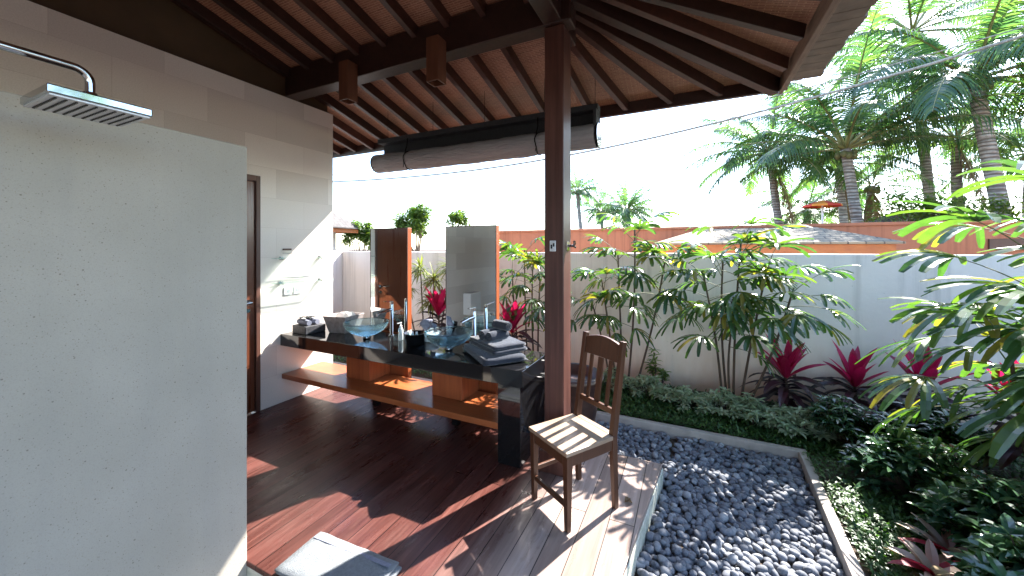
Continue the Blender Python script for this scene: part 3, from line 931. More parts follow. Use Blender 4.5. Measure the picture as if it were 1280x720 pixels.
def standing_mirror(x0, x1, label):
    t = thing('standing_mirror', label, 'mirror', ((x0 + x1) / 2, 3.11, 0), 0, 'tall mirrors standing at the back of the vanity')
    q = MB(); q.box(x0 - .004, x1 + .004, 3.085, 3.145, .0, 1.865); q.build('back_board', MAT['teak_up'], t, bevel=.003)
    q = MB(); q.box(x0, x1, 3.079, 3.0845, CT + .012, 1.86); q.build('glass', MAT['mirror'], t)
    q = MB(); q.box(x0 - .005, x0, 3.076, 3.0845, CT + .012, 1.865); q.box(x1, x1 + .005, 3.076, 3.0845, CT + .012, 1.865); q.box(x0, x1, 3.076, 3.0845, 1.86, 1.866)
    q.build('rim', MAT['doorframe'], t)
standing_mirror(-3.21, -2.69, 'tall mirror at the back of the vanity reflecting the brown door')
standing_mirror(-2.19, -1.63, 'tall mirror at the back of the vanity nearer the post')

def basin(x, y, label):
    t = thing('glass_basin', label, 'basin', (x, y, CT), 0, 'blue glass vessel basins on the vanity')
    q = MB()
    inner, outer = [], []
    Rr, H = .215, .145
    for i in range(15):
        a = i / 14 * math.pi / 2
        outer.append((max(.03, Rr * math.sin(a) ** .9), .03 + H * (1 - math.cos(a)) ** .85))
    for i in range(14, -1, -1):
        a = i / 14 * math.pi / 2
        inner.append((max(.02, (Rr - .011) * math.sin(a) ** .9), .041 + (H - .010) * (1 - math.cos(a)) ** .85))
    q.lathe(outer + inner + [(outer[0][0], outer[0][1])], n=48)
    q.build('bowl', MAT['bowl_glass'], t, local=True)
    q = MB(); q.lathe([(.001, .0005), (.034, .0005), (.034, .026), (.028, .0285), (.001, .0285)], n=24); q.build('drain_ring', MAT['dark_chrome'], t, local=True)
    q = MB(); q.lathe([(.001, .0435), (.018, .0435), (.016, .048), (.001, .050)], n=20); q.build('drain', MAT['chrome'], t, local=True)
basin(-2.93, 2.755, 'clear blue glass basin on the vanity between stone box and soap bottle')
basin(-1.94, 2.765, 'clear blue glass basin on the vanity beside the towel stack')

def faucet(x, y, label, dx):
    t = thing('faucet', label, 'faucet', (x, y, CT), 0, 'tall chrome vessel faucets on the vanity')
    q = MB(); q.lathe([(.001, .0005), (.032, .0005), (.032, .010), (.018, .014), (.018, .325), (.015, .335), (.001, .335)], n=24); q.build('body', MAT['chrome'], t, local=True)
    q = MB(); q.tube([(0, 0, .275), (dx * .5, -.085, .265), (dx, -.17, .248)], [.019, .016, .014], 12); q.tube([(dx, -.168, .252), (dx, -.170, .225)], .013, 12); q.build('spout', MAT['chrome'], t, local=True)
    q = MB(); q.tube([(0, 0, .336), (0, 0, .352)], .018, 16); q.bar((0, .01, .357), (dx * .3 + .03, -.13, .372), .026, .011, w2=.02, h2=.008); q.build('lever', MAT['chrome'], t, local=True, bevel=.002)
faucet(-2.80, 2.97, 'tall chrome faucet standing behind the basin nearer the bathroom wall', -.03)
faucet(-1.80, 2.97, 'tall chrome faucet standing behind the basin nearer the towels', -.03)

# stone tissue box
t = thing('stone_box', 'square flared grey stone tissue box on the vanity', 'tissue box', (-3.42, 2.90, CT), R(8))
m = MB()
a, b, h = .105, .150, .185
vs = [(-a, -a, .001), (a, -a, .001), (a, a, .001), (-a, a, .001), (-b, -b, h), (b, -b, h), (b, b, h), (-b, b, h)]
i_, j_ = b - .014, a - .01
vs += [(-i_, -i_, h), (i_, -i_, h), (i_, i_, h), (-i_, i_, h), (-j_, -j_, .07), (j_, -j_, .07), (j_, j_, .07), (-j_, j_, .07)]
m.add(vs, [(3, 2, 1, 0), (0, 1, 5, 4), (1, 2, 6, 5), (2, 3, 7, 6), (3, 0, 4, 7), (4, 5, 9, 8), (5, 6, 10, 9), (6, 7, 11, 10), (7, 4, 8, 11), (8, 9, 13, 12), (9, 10, 14, 13), (10, 11, 15, 14), (11, 8, 12, 15), (12, 13, 14, 15)])
m.build('container', MAT['stonebox'], t, local=True, bevel=.004)
m = MB()
for k in range(5):
    m.leaf((-.04 + .02 * k, 0, .08), (.3 * math.sin(k * 2.1), .3 * math.cos(k * 1.7), 1), (0, 1, 0), .14, .10, .9, 4, 'strap', .1)
m.build('tissue', MAT['white'], t, local=True)

# dark lacquer box with a bow of cloth
t = thing('gift_box', 'dark cloth covered box topped with rolled cloths and a bow on the vanity', 'box', (-3.745, 2.72, CT), R(-4))
m = MB(); m.box(-.12, .12, -.115, .115, .001, .085); m.build('box', plain('dark_printed_cloth', (.010, .010, .013), (.06, .06, .068), .6, 34, bump=.4), t, local=True, bevel=.006)
m = MB()
m.tube([(-.10, -.05, .115), (0, -.055, .118), (.10, -.06, .115)], [.028, .030, .027], 14)
m.tube([(-.10, .03, .115), (0, .03, .118), (.10, .035, .115)], [.027, .030, .028], 14)
m.build('rolled_cloth', MAT['bluecloth'], t, local=True)
m = MB()
for k in range(9):
    a_ = k * 2 * math.pi / 9
    m.leaf((-.03, -.01, .135), (math.cos(a_), math.sin(a_), .8), (0, 0, 1), .11, .035, 1.6, 5, 'lance', .2)
m.build('bow', MAT['black'], t, local=True)

# soap bottle
t = thing('soap_bottle', 'slim clear soap bottle with white pump beside the black bowl', 'bottle', (-2.585, 2.865, CT))
m = MB(); m.lathe([(.001, .0005), (.023, .0005), (.025, .006), (.025, .105), (.018, .122), (.011, .126), (.011, .134), (.001, .134)], n=24)
n = NT('soapy_glass'); m.build('flask', n.done(n.bsdf((.72, .82, .84), .08, Transmission_Weight=.5, IOR=1.3)), t, local=True)
m = MB(); m.lathe([(.013, .132), (.013, .146), (.005, .148), (.005, .165), (.009, .166), (.009, .176), (.001, .177)], n=16); m.bar((0, 0, .171), (-.012, -.034, .169), .010, .008); m.build('pump', MAT['white'], t, local=True)

# amenity bowl
t = thing('amenity_bowl', 'black lacquer bowl of small bottles on the vanity', 'bowl', (-2.36, 2.81, CT))
m = MB(); m.lathe([(.001, .0005), (.082, .0005), (.090, .012), (.106, .105), (.110, .108), (.102, .108), (.086, .018), (.001, .016)], n=40); m.build('bowl', MAT['black'], t, local=True)
n = NT('pale_blue_bottle'); pale = n.done(n.bsdf((.55, .76, .80), .25, Transmission_Weight=.25))
for i, (dx, dy) in enumerate(((-.05, -.04), (-.02, -.055), (.012, -.05), (-.055, .0), (.045, -.03))):
    bt = thing('amenity_bottle', 'tiny pale blue toiletry bottle standing in the black bowl', 'bottle', (-2.36 + dx, 2.81 + dy, CT + .018), 0, 'toiletry bottles in the black bowl')
    m = MB(); m.lathe([(.001, 0), (.014, 0), (.014, .085), (.009, .09), (.001, .09)], n=16); m.build('flask', pale, bt, local=True)
    m = MB(); m.lathe([(.010, .0895), (.010, .108), (.001, .109)], n=14); m.build('cap', MAT['white'], bt, local=True)

# folded face cloth standing like a fan behind the bowl
def fan_cloth():
    q = MB()
    for corners in (((-.045, 0, .0), (-.125, -.012, .085), (-.018, .02, .132), (.0, -.01, .07)), ((.012, 0, .0), (.0, .02, .132), (.075, -.005, .085), (.105, -.02, .012))):
        a_, b_, c_, d_ = [Vector(k) for k in corners]
        N = 8
        vs, fs = [], []
        for i in range(N + 1):
            for k in range(N + 1):
                u_, v_ = i / N, k / N
                p = a_.lerp(d_, u_).lerp(b_.lerp(c_, u_), v_)
                p.y += -.035 * math.sin(math.pi * u_) * (.3 + v_) + .008 * math.sin(9 * u_ + 5 * v_)
                p.z += .018 * math.sin(math.pi * u_) * v_
                vs.append(tuple(p))
        for i in range(N):
            for k in range(N):
                fs.append((i * (N + 1) + k, i * (N + 1) + k + 1, (i + 1) * (N + 1) + k + 1, (i + 1) * (N + 1) + k))
        q.add(vs, fs, True)
    o = q.build('folded_cloth', MAT['bluecloth'], None, local=True)
    sm = o.modifiers.new('cloth', 'SOLIDIFY'); sm.thickness = .010
    return o
fc = fan_cloth(); fc.location = (-2.30, 2.955, CT + .075); fc.rotation_euler = (R(-12), 0, R(-8))
tag(fc, 'grey blue face cloth folded into two wings behind the black bowl', 'cloth')

t = thing('soap_dish', 'small pale stone dish carrying the folded grey blue cloth', 'dish', (-2.30, 2.965, CT))
m = MB(); m.lathe([(.001, .0005), (.060, .0005), (.075, .012), (.092, .066), (.086, .070), (.068, .018), (.001, .016)], n=32); m.build('dish', MAT['ceramic'], t, local=True)

# toilet behind the partition, seen in the mirror
t = thing('toilet', 'white ceramic toilet behind the partition, seen in the mirror nearer the post', 'toilet', (-3.5, -.1, -.0))
m = MB(); m.box(-3.925, -3.75, -.30, .10, .36, .78); m.build('cistern', MAT['ceramic'], t, bevel=.02, seg=3)
m = MB()
for zz, sc_ in ((0, .62),):
    pass
prof = [(.13, 0.0), (.14, .05), (.12, .18), (.17, .34), (.185, .39), (.001, .39)]
m.lathe([(.001, 0)] + prof, (0, 0, 0), 32)
m.v = [(-3.50 + v[0] * 1.35, -.10 + v[1], v[2]) for v in m.v]
m.build('bowl', MAT['ceramic'], t)
m = MB(); m.lathe([(.001, .392), (.19, .392), (.192, .41), (.17, .425), (.001, .43)], (0, 0, 0), 32)
m.v = [(-3.50 + v[0] * 1.35, -.10 + v[1], v[2]) for v in m.v]
m.build('lid', MAT['white'], t)
m = MB(); m.box(-3.92, -3.26, -.26, .06, -.105, .0); m.build('plinth', MAT['paving'], t)

# towel stack
TR = R(-40)
tw = thing('folded_towel', 'lower charcoal bath towel folded flat on the vanity corner', 'towel', (-1.50, 2.785, CT), 0, 'folded charcoal towels on the vanity')
m = MB(); m.rbox((-1.50, 2.785, CT + .034), (.56, .37, .064), TR, .03, puff=.008); m.build('towel', MAT['towel'], tw)
m = MB(); m.rbox((-1.50, 2.785, CT + .020), (.566, .376, .006), TR, .003); m.build('fold', MAT['towel'], tw)
c2 = (-1.475, 2.815, CT + .104)
tw = thing('folded_towel', 'upper charcoal bath towel folded flat under the three rolls', 'towel', (-1.475, 2.815, CT + .07), 0, 'folded charcoal towels on the vanity')
m = MB(); m.rbox((c2[0], c2[1], c2[2] - .017), (.46, .32, .034), TR + R(8), .016); m.build('towel', MAT['towel'], tw)
m = MB(); m.rbox((c2[0] - .006, c2[1] + .004, c2[2] + .018), (.45, .31, .034), TR + R(8), .016, puff=.006); m.build('towel_flap', MAT['towel'], tw)
def roll(c, d, L, r, label):
    d = Vector(d).normalized()
    c = Vector(c)
    t = thing('rolled_towel', label, 'towel', c, 0, 'rolled face towels on the towel stack')
    q = MB()
    k = 10
    pts = [c + d * (L * (i / k - .5)) for i in range(k + 1)]
    rad = [r * .90] + [r * .985] + [r * (1 + .02 * math.sin(i * 2.1)) for i in range(k - 3)] + [r * .985, r * .90]
    q.tube(pts, rad[:k + 1], 20)
    q.build('roll', MAT['towel'], t)
    # the spiral edge of the cloth showing on both ends
    q = MB()
    s = d.cross(Vector((0, 0, 1))).normalized()
    for e in (-1, 1):
        q = MB()
        sp_ = [c + d * (e * (L / 2 + .002)) + (s * math.cos(a_ * .5) + Vector((0, 0, 1)) * math.sin(a_ * .5)) * (r * (.12 + .028 * a_)) for a_ in range(0, 24)]
        q.tube(sp_, .0035, 5)
        q.build('spiral_end', MAT['towel'], t)
zt_ = CT + .139
ax = Vector((.34, .94, 0)).normalized()
sd = Vector((ax.y, -ax.x, 0))
cc = Vector((-1.50, 2.80, zt_ + .040))
roll(cc - sd * .046, ax, .20, .042, 'rolled charcoal face towel on the stack, lower roll nearer the basin')
roll(cc + sd * .046, ax, .20, .042, 'rolled charcoal face towel on the stack, lower roll nearer the post')
roll(cc + Vector((.045, .06, .072)), sd, .18, .040, 'rolled charcoal face towel lying across the two lower rolls')

# bath mat on the floor
t = thing('bath_mat', 'pale grey folded bath mat lying on the deck edge in the foreground', 'bath mat', (-1.61, 1.31, 0))
m = MB()
m.rbox((-1.605, 1.33, .012), (.57, .285, .022), R(1), .010, puff=.004)
m.build('mat_fold', MAT['mat_towel'], t)
m = MB(); m.rbox((-1.61, 1.325, .033), (.555, .275, .020), R(3), .010, puff=.006)
m.build('mat_fold', MAT['mat_towel'], t)
m = MB(); m.bar((-1.875, 1.40, .0475), (-1.36, 1.43, .0475), .022, .003); m.build('border', MAT['bluecloth'], t)

# pot behind the chair
t = thing('garden_pot', 'dark brown garden pot with thick rim standing behind the chair', 'pot', (-1.0, 3.42, -.11))
m = MB(); m.lathe([(.001, 0), (.17, 0), (.20, .05), (.255, .38), (.262, .52), (.285, .53), (.29, .585), (.27, .595), (.245, .58), (.235, .50), (.001, .50)], n=40)
m.build('vessel', plain('dark_glazed_clay', (.060, .028, .020), (.035, .018, .014), .4, 8, (1, 1, 3)), t, local=True)
m = MB(); m.tube([(.288 * math.cos(k * math.pi / 24), .288 * math.sin(k * math.pi / 24), .565) for k in range(49)], .012, 8, caps=False); m.build('rim', MAT['bark'], t, local=True)

# ================================================================== the chair
def chair():
    t = thing('wooden_chair', 'brown wooden side chair with slatted back standing on the bleached deck boards', 'chair', (-.675, 2.345, 0), R(-33))
    hw, hd = .168, .188
    mc = MAT['chair']
    for sx in (-1, 1):
        q = MB(); q.bar((sx * hw, -hd, .001), (sx * hw, -hd, .44), .030, .030, (0, 1, 0), .044, .044); q.build('leg', mc, t, local=True, bevel=.003)
        q = MB()
        q.bar((sx * (hw + .004), hd + .012, .001), (sx * hw, hd - .004, .46), .030, .034, (0, 1, 0), .036, .044)
        q.build('leg', mc, t, local=True, bevel=.003)
        q = MB(); q.bar((sx * hw, hd - .004, .4605), (sx * (hw + .004), hd + .085, 1.045), .036, .044, (0, 1, 0), .034, .034); q.build('back_post', mc, t, local=True, bevel=.003)
    q = MB()
    q.box(-hw + .022, hw - .022, -hd - .012, -hd + .012, .375, .445)
    q.build('apron', mc, t, local=True, bevel=.002)
    q = MB(); q.box(-hw + .022, hw - .022, hd - .016, hd + .008, .375, .445); q.build('apron', mc, t, local=True, bevel=.002)
    for sx in (-1, 1):
        q = MB(); q.box(sx * hw - .012, sx * hw + .012, -hd + .022, hd - .024, .375, .445); q.build('apron', mc, t, local=True, bevel=.002)
    q = MB()
    q.box(-hw - .026, hw + .026, -hd - .030, hd - .028, .4455, .470)
    q.box(-hw + .020, hw - .020, hd - .0278, hd + .014, .4455, .470)
    q.build('seat', MAT['seat'], t, local=True, bevel=.004)
    # back
    def by(z): return hd - .004 + .089 * (z - .46) / .585
    q = MB()
    vs, fs = [], []
    N = 12
    for i in range(N + 1):
        x_ = -hw + .017 + (2 * hw - .034) * i / N
        zt2 = 1.02 + .028 * math.sin(math.pi * i / N)
        zb2 = .905 + .004 * math.sin(math.pi * i / N)
        for z_, dy in ((zb2, -.011), (zt2, -.011), (zt2, .011), (zb2, .011)):
            vs.append((x_, by(z_) + dy - .008 * 0, z_))
    for i in range(N):
        a_ = i * 4
        for k in range(4):
            fs.append((a_ + k, a_ + (k + 1) % 4, a_ + 4 + (k + 1) % 4, a_ + 4 + k))
    fs += [(3, 2, 1, 0), (N * 4, N * 4 + 1, N * 4 + 2, N * 4 + 3)]
    q.add(vs, fs); q.build('top_rail', mc, t, local=True, bevel=.003)
    q = MB(); q.bar((-hw + .017, by(.60), .60), (hw - .017, by(.60), .60), .022, .036); q.build('lower_rail', mc, t, local=True, bevel=.002)
    for xs, w_ in ((-.088, .028), (0, .046), (.088, .028)):
        q = MB(); q.bar((xs, by(.6185), .6185), (xs, by(.904), .904), w_, .013, (0, 1, 0)); q.build('slat', mc, t, local=True, bevel=.002)
    q = MB(); q.bar((-hw + .017, -hd, .145), (hw - .017, -hd, .145), .020, .030); q.build('stretcher', mc, t, local=True, bevel=.002)
    for sx in (-1, 1):
        if sx == 1: continue
        q = MB(); q.bar((sx * hw, -hd + .017, .20), (sx * hw, hd - .015, .20), .018, .028); q.build('stretcher', mc, t, local=True, bevel=.002)
chair()

# dry leaf on the boards
m = MB()
m.leaf((0, 0, .004), (.8, .45, .55), (0, 0, 1), .055, .042, 1.9, 5, 'ovate', .35)
m.leaf((.012, .004, .006), (.2, .9, .8), (0, 0, 1), .045, .035, 1.6, 4, 'ovate', .35)
o = m.build('dry_leaf', MAT['deadfrond'], loc=tuple(atZ(781, 629, 0)), local=True)
o.data.transform(Matrix.Translation(Vector(o.location)))
tag(o, 'curled brown dry leaf lying on the deck beside the chair', 'leaf')
# ================================================================== vegetation
def V3(*a): return Vector(a)


def rnd_dir(rng, zmin=-1.0, zmax=1.0):
    z = rng.uniform(zmin, zmax)
    a = rng.uniform(0, 2 * math.pi)
    r = math.sqrt(max(0, 1 - z * z))
    return V3(r * math.cos(a), r * math.sin(a), z)


def palm(base, top, r0, r1, nfr, flen, label, seed, group='coconut palms beyond the walls', dead=1, lean=.3, lw=.040, nl=58, upb=.80, ef=1.15):
    rng = random.Random(seed)
    base, top = Vector(base), Vector(top)
    t = thing('palm_tree', label, 'palm tree', base, 0, group)
    q = MB()
    k = 26
    bow = V3(rng.uniform(-lean, lean), rng.uniform(-lean, lean), 0)
    pts = [base.lerp(top, i / k) + bow * math.sin(math.pi * i / k) for i in range(k + 1)]
    rad = [r0 * (1.25 - .25 * min(1, i / 4)) + (r1 - r0) * i / k + .012 * r0 * (i % 2) for i in range(k + 1)]
    q.tube(pts, rad, 14)
    q.build('trunk', MAT['palmbark'], t)
    fr, rc, df = MB(), MB(), MB()
    for i in range(nfr + dead):
        isdead = i >= nfr
        a = i * 2.39996 + rng.uniform(-.25, .25)
        e = (upb + rng.uniform(.0, .25)) - ef * (i / nfr) if not isdead else -.95
        e = max(-.95, min(.97, e))
        d = V3(math.cos(a) * math.sqrt(1 - e * e), math.sin(a) * math.sqrt(1 - e * e), e)
        L = flen * rng.uniform(.82, 1.1) * (.8 if isdead else 1)
        n = 12
        p = top + d * r1 * .8
        line = [p.copy()]
        bend = rng.uniform(.9, 1.5) * (.4 if isdead else 1)
        dirs = [d.copy()]
        for s in range(n):
            p = p + d * (L / n)
            d = (d + V3(0, 0, -1) * (bend / n) * (.35 + 1.3 * s / n)).normalized()
            line.append(p.copy()); dirs.append(d.copy())
        rc.tube(line, [.034 * (1 - .9 * s / n) * flen / 3 for s in range(n + 1)], 5, caps=False)
        mb = df if isdead else fr
        for j in range(nl):
            tt = .16 + .83 * j / (nl - 1)
            f = tt * n
            s = min(n - 1, int(f))
            pos = line[s].lerp(line[s + 1], f - s)
            dd = dirs[s]
            side = dd.cross(V3(0, 0, 1))
            if side.length < .05: side = dd.cross(V3(1, 0, 0))
            side.normalize()
            upv = side.cross(dd)
            ll = flen * .27 * (math.sin(math.pi * (.10 + .86 * tt)) ** .7) * rng.uniform(.82, 1.12)
            for sg in (-1, 1):
                if rng.random() < .05: continue
                ld = (side * sg * .8 + dd * .6 + upv * rng.uniform(-.15, .2) + V3(0, 0, -.18)).normalized()
                mb.leaf(pos, ld, upv, ll, lw * flen / 3, rng.uniform(1.0, 2.4), 5, 'taper', 0)
    fr.build('frond', MAT['frond'], t)
    rc.build('midrib', MAT['rachis'], t)
    if dead: df.build('dry_frond', MAT['deadfrond'], t)
    # coconuts and boots under the crown
    q = MB()
    for i in range(9):
        a = i * 2.4
        c = top + V3(math.cos(a) * r1 * 1.6, math.sin(a) * r1 * 1.6, -.12 - .05 * (i % 3))
        q.lathe([(.001, -.10), (.055, -.075), (.082, 0), (.06, .075), (.001, .1)], c, 10)
    q.build('coconuts', MAT['greenstem'], t)
    return t


def rhapis_leaf(fo, st, stem_pt, d, size, rng, pet=None):
    """a fan leaf: thin petiole, then narrow blunt fingers spread like a hand"""
    d = Vector(d).normalized()
    L = pet or size * rng.uniform(.7, 1.15)
    p = Vector(stem_pt)
    pts = [p.copy()]
    for i in range(5):
        p = p + d * (L / 5)
        d = (d + V3(0, 0, -.09)).normalized()
        pts.append(p.copy())
    st.tube(pts, [.0042, .004, .0036, .0033, .003, .0028], 5, caps=False)
    side = d.cross(V3(0, 0, 1))
    if side.length < .1: side = V3(1, 0, 0)
    side.normalize()
    up = side.cross(d).normalized()
    k = rng.choice((7, 8, 9, 10))
    spread = R(rng.uniform(62, 88))
    for i in range(k):
        a = spread * (2 * i / (k - 1) - 1)
        ld = (d * math.cos(a) + side * math.sin(a) + up * rng.uniform(-.06, .12)).normalized()
        ln = size * (1 - .22 * abs(2 * i / (k - 1) - 1)) * rng.uniform(.88, 1.1)
        fo.leaf(p, ld, up, ln, size * rng.uniform(.092, .135) if size < .42 else size * rng.uniform(.085, .125), rng.uniform(.7, 1.5), 6, 'strap', .16)


def rhapis(base, stems, label, seed, size=.3, group='lady palm clumps along the garden wall', crown=None):
    """stems: list of (foot offset, top point offset, number of leaves, first leaf height share)"""
    rng = random.Random(seed)
    base = Vector(base)
    t = thing('lady_palm', label, 'palm plant', base, 0, group)
    fo, st = MB(), MB()
    for foot, top, nl, start in stems:
        a, b = base + Vector(foot), base + Vector(top)
        bow = V3(rng.uniform(-.04, .04), rng.uniform(-.04, .04), 0)
        n = 10
        pts = [a.lerp(b, i / n) + bow * math.sin(math.pi * i / n) for i in range(n + 1)]
        q = MB(); q.tube(pts, [.0125 - .004 * i / n + .0012 * (i % 2) for i in range(n + 1)], 8); q.build('stem', MAT['cane'], t)
        nl = int(nl * 1.3)
        start = min(.8, start + .07)
        for i in range(nl):
            s = start + (1 - start) * (i + rng.random() * .6) / nl
            f = min(n - .01, s * n)
            p = pts[int(f)].lerp(pts[int(f) + 1], f - int(f))
            ang = i * 2.4 + rng.uniform(-.5, .5)
            e = -.05 + 1.25 * (i / max(1, nl - 1)) ** 1.1 + rng.uniform(-.15, .15)
            dv = V3(math.cos(ang), math.sin(ang), e)
            if base.y > 4 and dv.y > .4: dv.y *= -.4           # the wall keeps them to the front
            rhapis_leaf(fo, st, p, dv, size * rng.uniform(.8, 1.15), rng)
    fo.build('foliage', MAT['rhapis'], t)
    st.build('petiole', MAT['greenstem'], t)
    return t


def cordyline(base, h, label, seed, size=.36, group='magenta cordylines along the garden wall', bright=12, dark=28):
    rng = random.Random(seed)
    base = Vector(base)
    t = thing('cordyline', label, 'plant', base, 0, group)
    q = MB(); q.tube([base, base + V3(.02, .01, h * .5), base + V3(.0, 0, h)], [.016, .013, .012], 8); q.build('stem', MAT['cane'], t)
    old, yg = MB(), MB()
    for i in range(dark):
        a = i * 2.4 + rng.uniform(-.3, .3)
        z = h * (.45 + .5 * i / dark)
        e = -.05 + .55 * i / dark
        d = V3(math.cos(a), math.sin(a), e)
        old.leaf(base + V3(0, 0, z), d, (0, 0, 1), size * rng.uniform(.85, 1.2), size * rng.uniform(.17, .23), rng.uniform(.8, 1.6), 7, 'lance', .18, rng.uniform(-.5, .5))
    for i in range(bright):
        a = i * 2.4 + rng.uniform(-.3, .3)
        e = 1.0 + 2.2 * i / bright
        d = V3(math.cos(a), math.sin(a), e)
        yg.leaf(base + V3(0, 0, h * (.92 + .10 * i / bright)), d, (0, 0, 1), size * rng.uniform(.85, 1.2), size * rng.uniform(.18, .26), rng.uniform(.15, .7), 7, 'lance', .2, rng.uniform(-.4, .4))
    old.build('foliage', MAT['cordold'], t)
    yg.build('young_leaves', MAT['cordyoung'], t)
    return t


def shrub(name, base, rad, h, ncl, leafL, leafW, mat, label, seed, group, whorl=6, shape='lance', bend=.8, stemr=.005):
    """twigs ending in whorls of leaves, over an uneven mound"""
    rng = random.Random(seed)
    base = Vector(base)
    t = thing(name, label, 'shrub', base, 0, group)
    fo, st = MB(), MB()
    for c in range(ncl):
        a, r = rng.uniform(0, 2 * math.pi), math.sqrt(rng.random())
        x, y = math.cos(a) * r * rad[0], math.sin(a) * r * rad[1]
        z = h * (1 - .5 * r * r) * rng.uniform(.45, 1.08)
        tip = base + V3(x, y, z)
        root = base + V3(x * .35, y * .35, 0)
        mid = root.lerp(tip, .55) + V3(rng.uniform(-.03, .03), rng.uniform(-.03, .03), .03)
        st.tube([root, mid, tip], [stemr, stemr * .8, stemr * .5], 5, caps=False)
        out = V3(x / rad[0], y / rad[1], 1.4).normalized()
        for lv in range(3):
            pp = mid.lerp(tip, .35 + .65 * lv / 2)
            for k in range(whorl):
                b = k * 2 * math.pi / whorl + lv * .7 + rng.uniform(-.3, .3)
                d = V3(math.cos(b), math.sin(b), rng.uniform(-.1, .5)) + out * .25
                fo.leaf(pp, d, (0, 0, 1), leafL * rng.uniform(.7, 1.2), leafW * rng.uniform(.75, 1.2), bend * rng.uniform(.6, 1.4), 4, shape, .2, rng.uniform(-.3, .3))
    fo.build('foliage', mat, t)
    st.build('stem', MAT['cane'], t)
    return t


def tree(base, h, crown_c, crown_r, nleaf, leafL, mat, label, seed, group, ncl=40, trunk_r=.08):
    rng = random.Random(seed)
    base, cc = Vector(base), Vector(crown_c)
    t = thing('leafy_tree', label, 'tree', base, 0, group)
    tr, fo = MB(), MB()
    fork = base.lerp(cc, .62)
    tr.tube([base, base.lerp(fork, .5) + V3(.1, .05, 0), fork], [trunk_r, trunk_r * .8, trunk_r * .6], 10)
    cls = []
    for i in range(ncl):
        d = rnd_dir(rng, -.7, 1)
        r = rng.random() ** .4
        c = cc + V3(d.x * crown_r[0] * r, d.y * crown_r[1] * r, d.z * crown_r[2] * r)
        cls.append(c)
        if i < 14:
            tr.tube([fork, fork.lerp(c, .5) + V3(0, 0, -.1), c], [trunk_r * .4, trunk_r * .25, trunk_r * .08], 6, caps=False)
    for c in cls:
        s = rng.uniform(.14, .30) * sum(crown_r) / 3
        for k in range(nleaf // ncl):
            p = c + rnd_dir(rng) * (s * rng.random() ** .5) * 1.9
            fo.leaf(p, rnd_dir(rng, -.6, .6), (0, 0, 1), leafL * rng.uniform(.7, 1.3), leafL * rng.uniform(.28, .4), .8, 3, 'ovate', .15, rng.uniform(-.6, .6))
    tr.build('trunk', MAT['bark'], t)
    fo.build('crown', mat, t)
    return t

GZ = DZ
# ---------------------------------------------------------------- coconut palms, right
def palm_at(u, v, d, trunk_u, label, seed, **kw):
    """crown centre seen at (u, v) at distance d; the trunk comes down to trunk_u"""
    x, y, z = ray(u, v)
    top = V3(x * d, y * d, EYE + z * d)
    x2, y2, _ = ray(trunk_u, 300)
    bs = V3(x2 * d * 1.0, y2 * d, -.17)
    return palm(bs, top, label=label, seed=seed, **kw)

palm_at(1057, 186, 10.2, 1092, 'coconut palm with pale ringed trunk leaning left beside the red parasol', 11, r0=.14, r1=.11, nfr=23, flen=3.5, dead=0, lean=.1, ef=.85)
palm_at(1218, 100, 8.6, 1285, 'tallest coconut palm with thick leaning ringed trunk at the right', 12, r0=.165, r1=.13, nfr=23, flen=3.4, dead=0, lean=.12, ef=1.0, nl=66)
palm_at(1195, 175, 11.0, 1215, 'coconut palm with dark trunk just left of the tallest palm', 13, r0=.14, r1=.11, nfr=18, flen=2.8, dead=1, lean=.15)
palm_at(1090, 232, 14.0, 1082, 'small coconut palm with upright crown behind the leaning palm', 14, r0=.14, r1=.11, nfr=15, flen=2.3, dead=1, lean=.1)
palm_at(1046, 205, 13.0, 1054, 'slim coconut palm behind the leaning palm, left trunk of the pair', 15, r0=.13, r1=.10, nfr=16, flen=2.7, dead=1, lean=.1)
palm_at(962, 190, 13.0, 992, 'lower coconut palm with drooping ragged crown left of the group', 16, r0=.14, r1=.11, nfr=26, flen=3.0, dead=1, lean=.25)
palm_at(1140, 40, 12.0, 1180, 'high coconut palm whose fronds reach over the roof edge', 17, r0=.15, r1=.12, nfr=15, flen=3.3, dead=0, lean=.2)
palm_at(1290, 190, 12.0, 1300, 'coconut palm at the far right edge behind the tallest palm', 18, r0=.14, r1=.11, nfr=18, flen=3.0, dead=1, lean=.2)
palm_at(1010, 262, 16.0, 1003, 'short bushy palm low behind the terracotta wall', 19, r0=.14, r1=.12, nfr=22, flen=2.6, dead=1, lean=.1, upb=.7)
# distant palms over the wall, centre
palm_at(722, 240, 36, 735, 'distant thin palm beside the post top', 21, r0=.22, r1=.16, nfr=30, flen=3.0, dead=0, group='distant palms over the garden wall', nl=26, lw=.08)
palm_at(750, 264, 40, 752, 'distant low palm between the post and the larger far palm', 22, r0=.22, r1=.16, nfr=30, flen=3.0, dead=0, group='distant palms over the garden wall', nl=26, lw=.08)
palm_at(783, 264, 36, 785, 'distant bushy palm farthest from the post', 23, r0=.22, r1=.16, nfr=38, flen=3.6, dead=0, group='distant palms over the garden wall', nl=26, lw=.08)

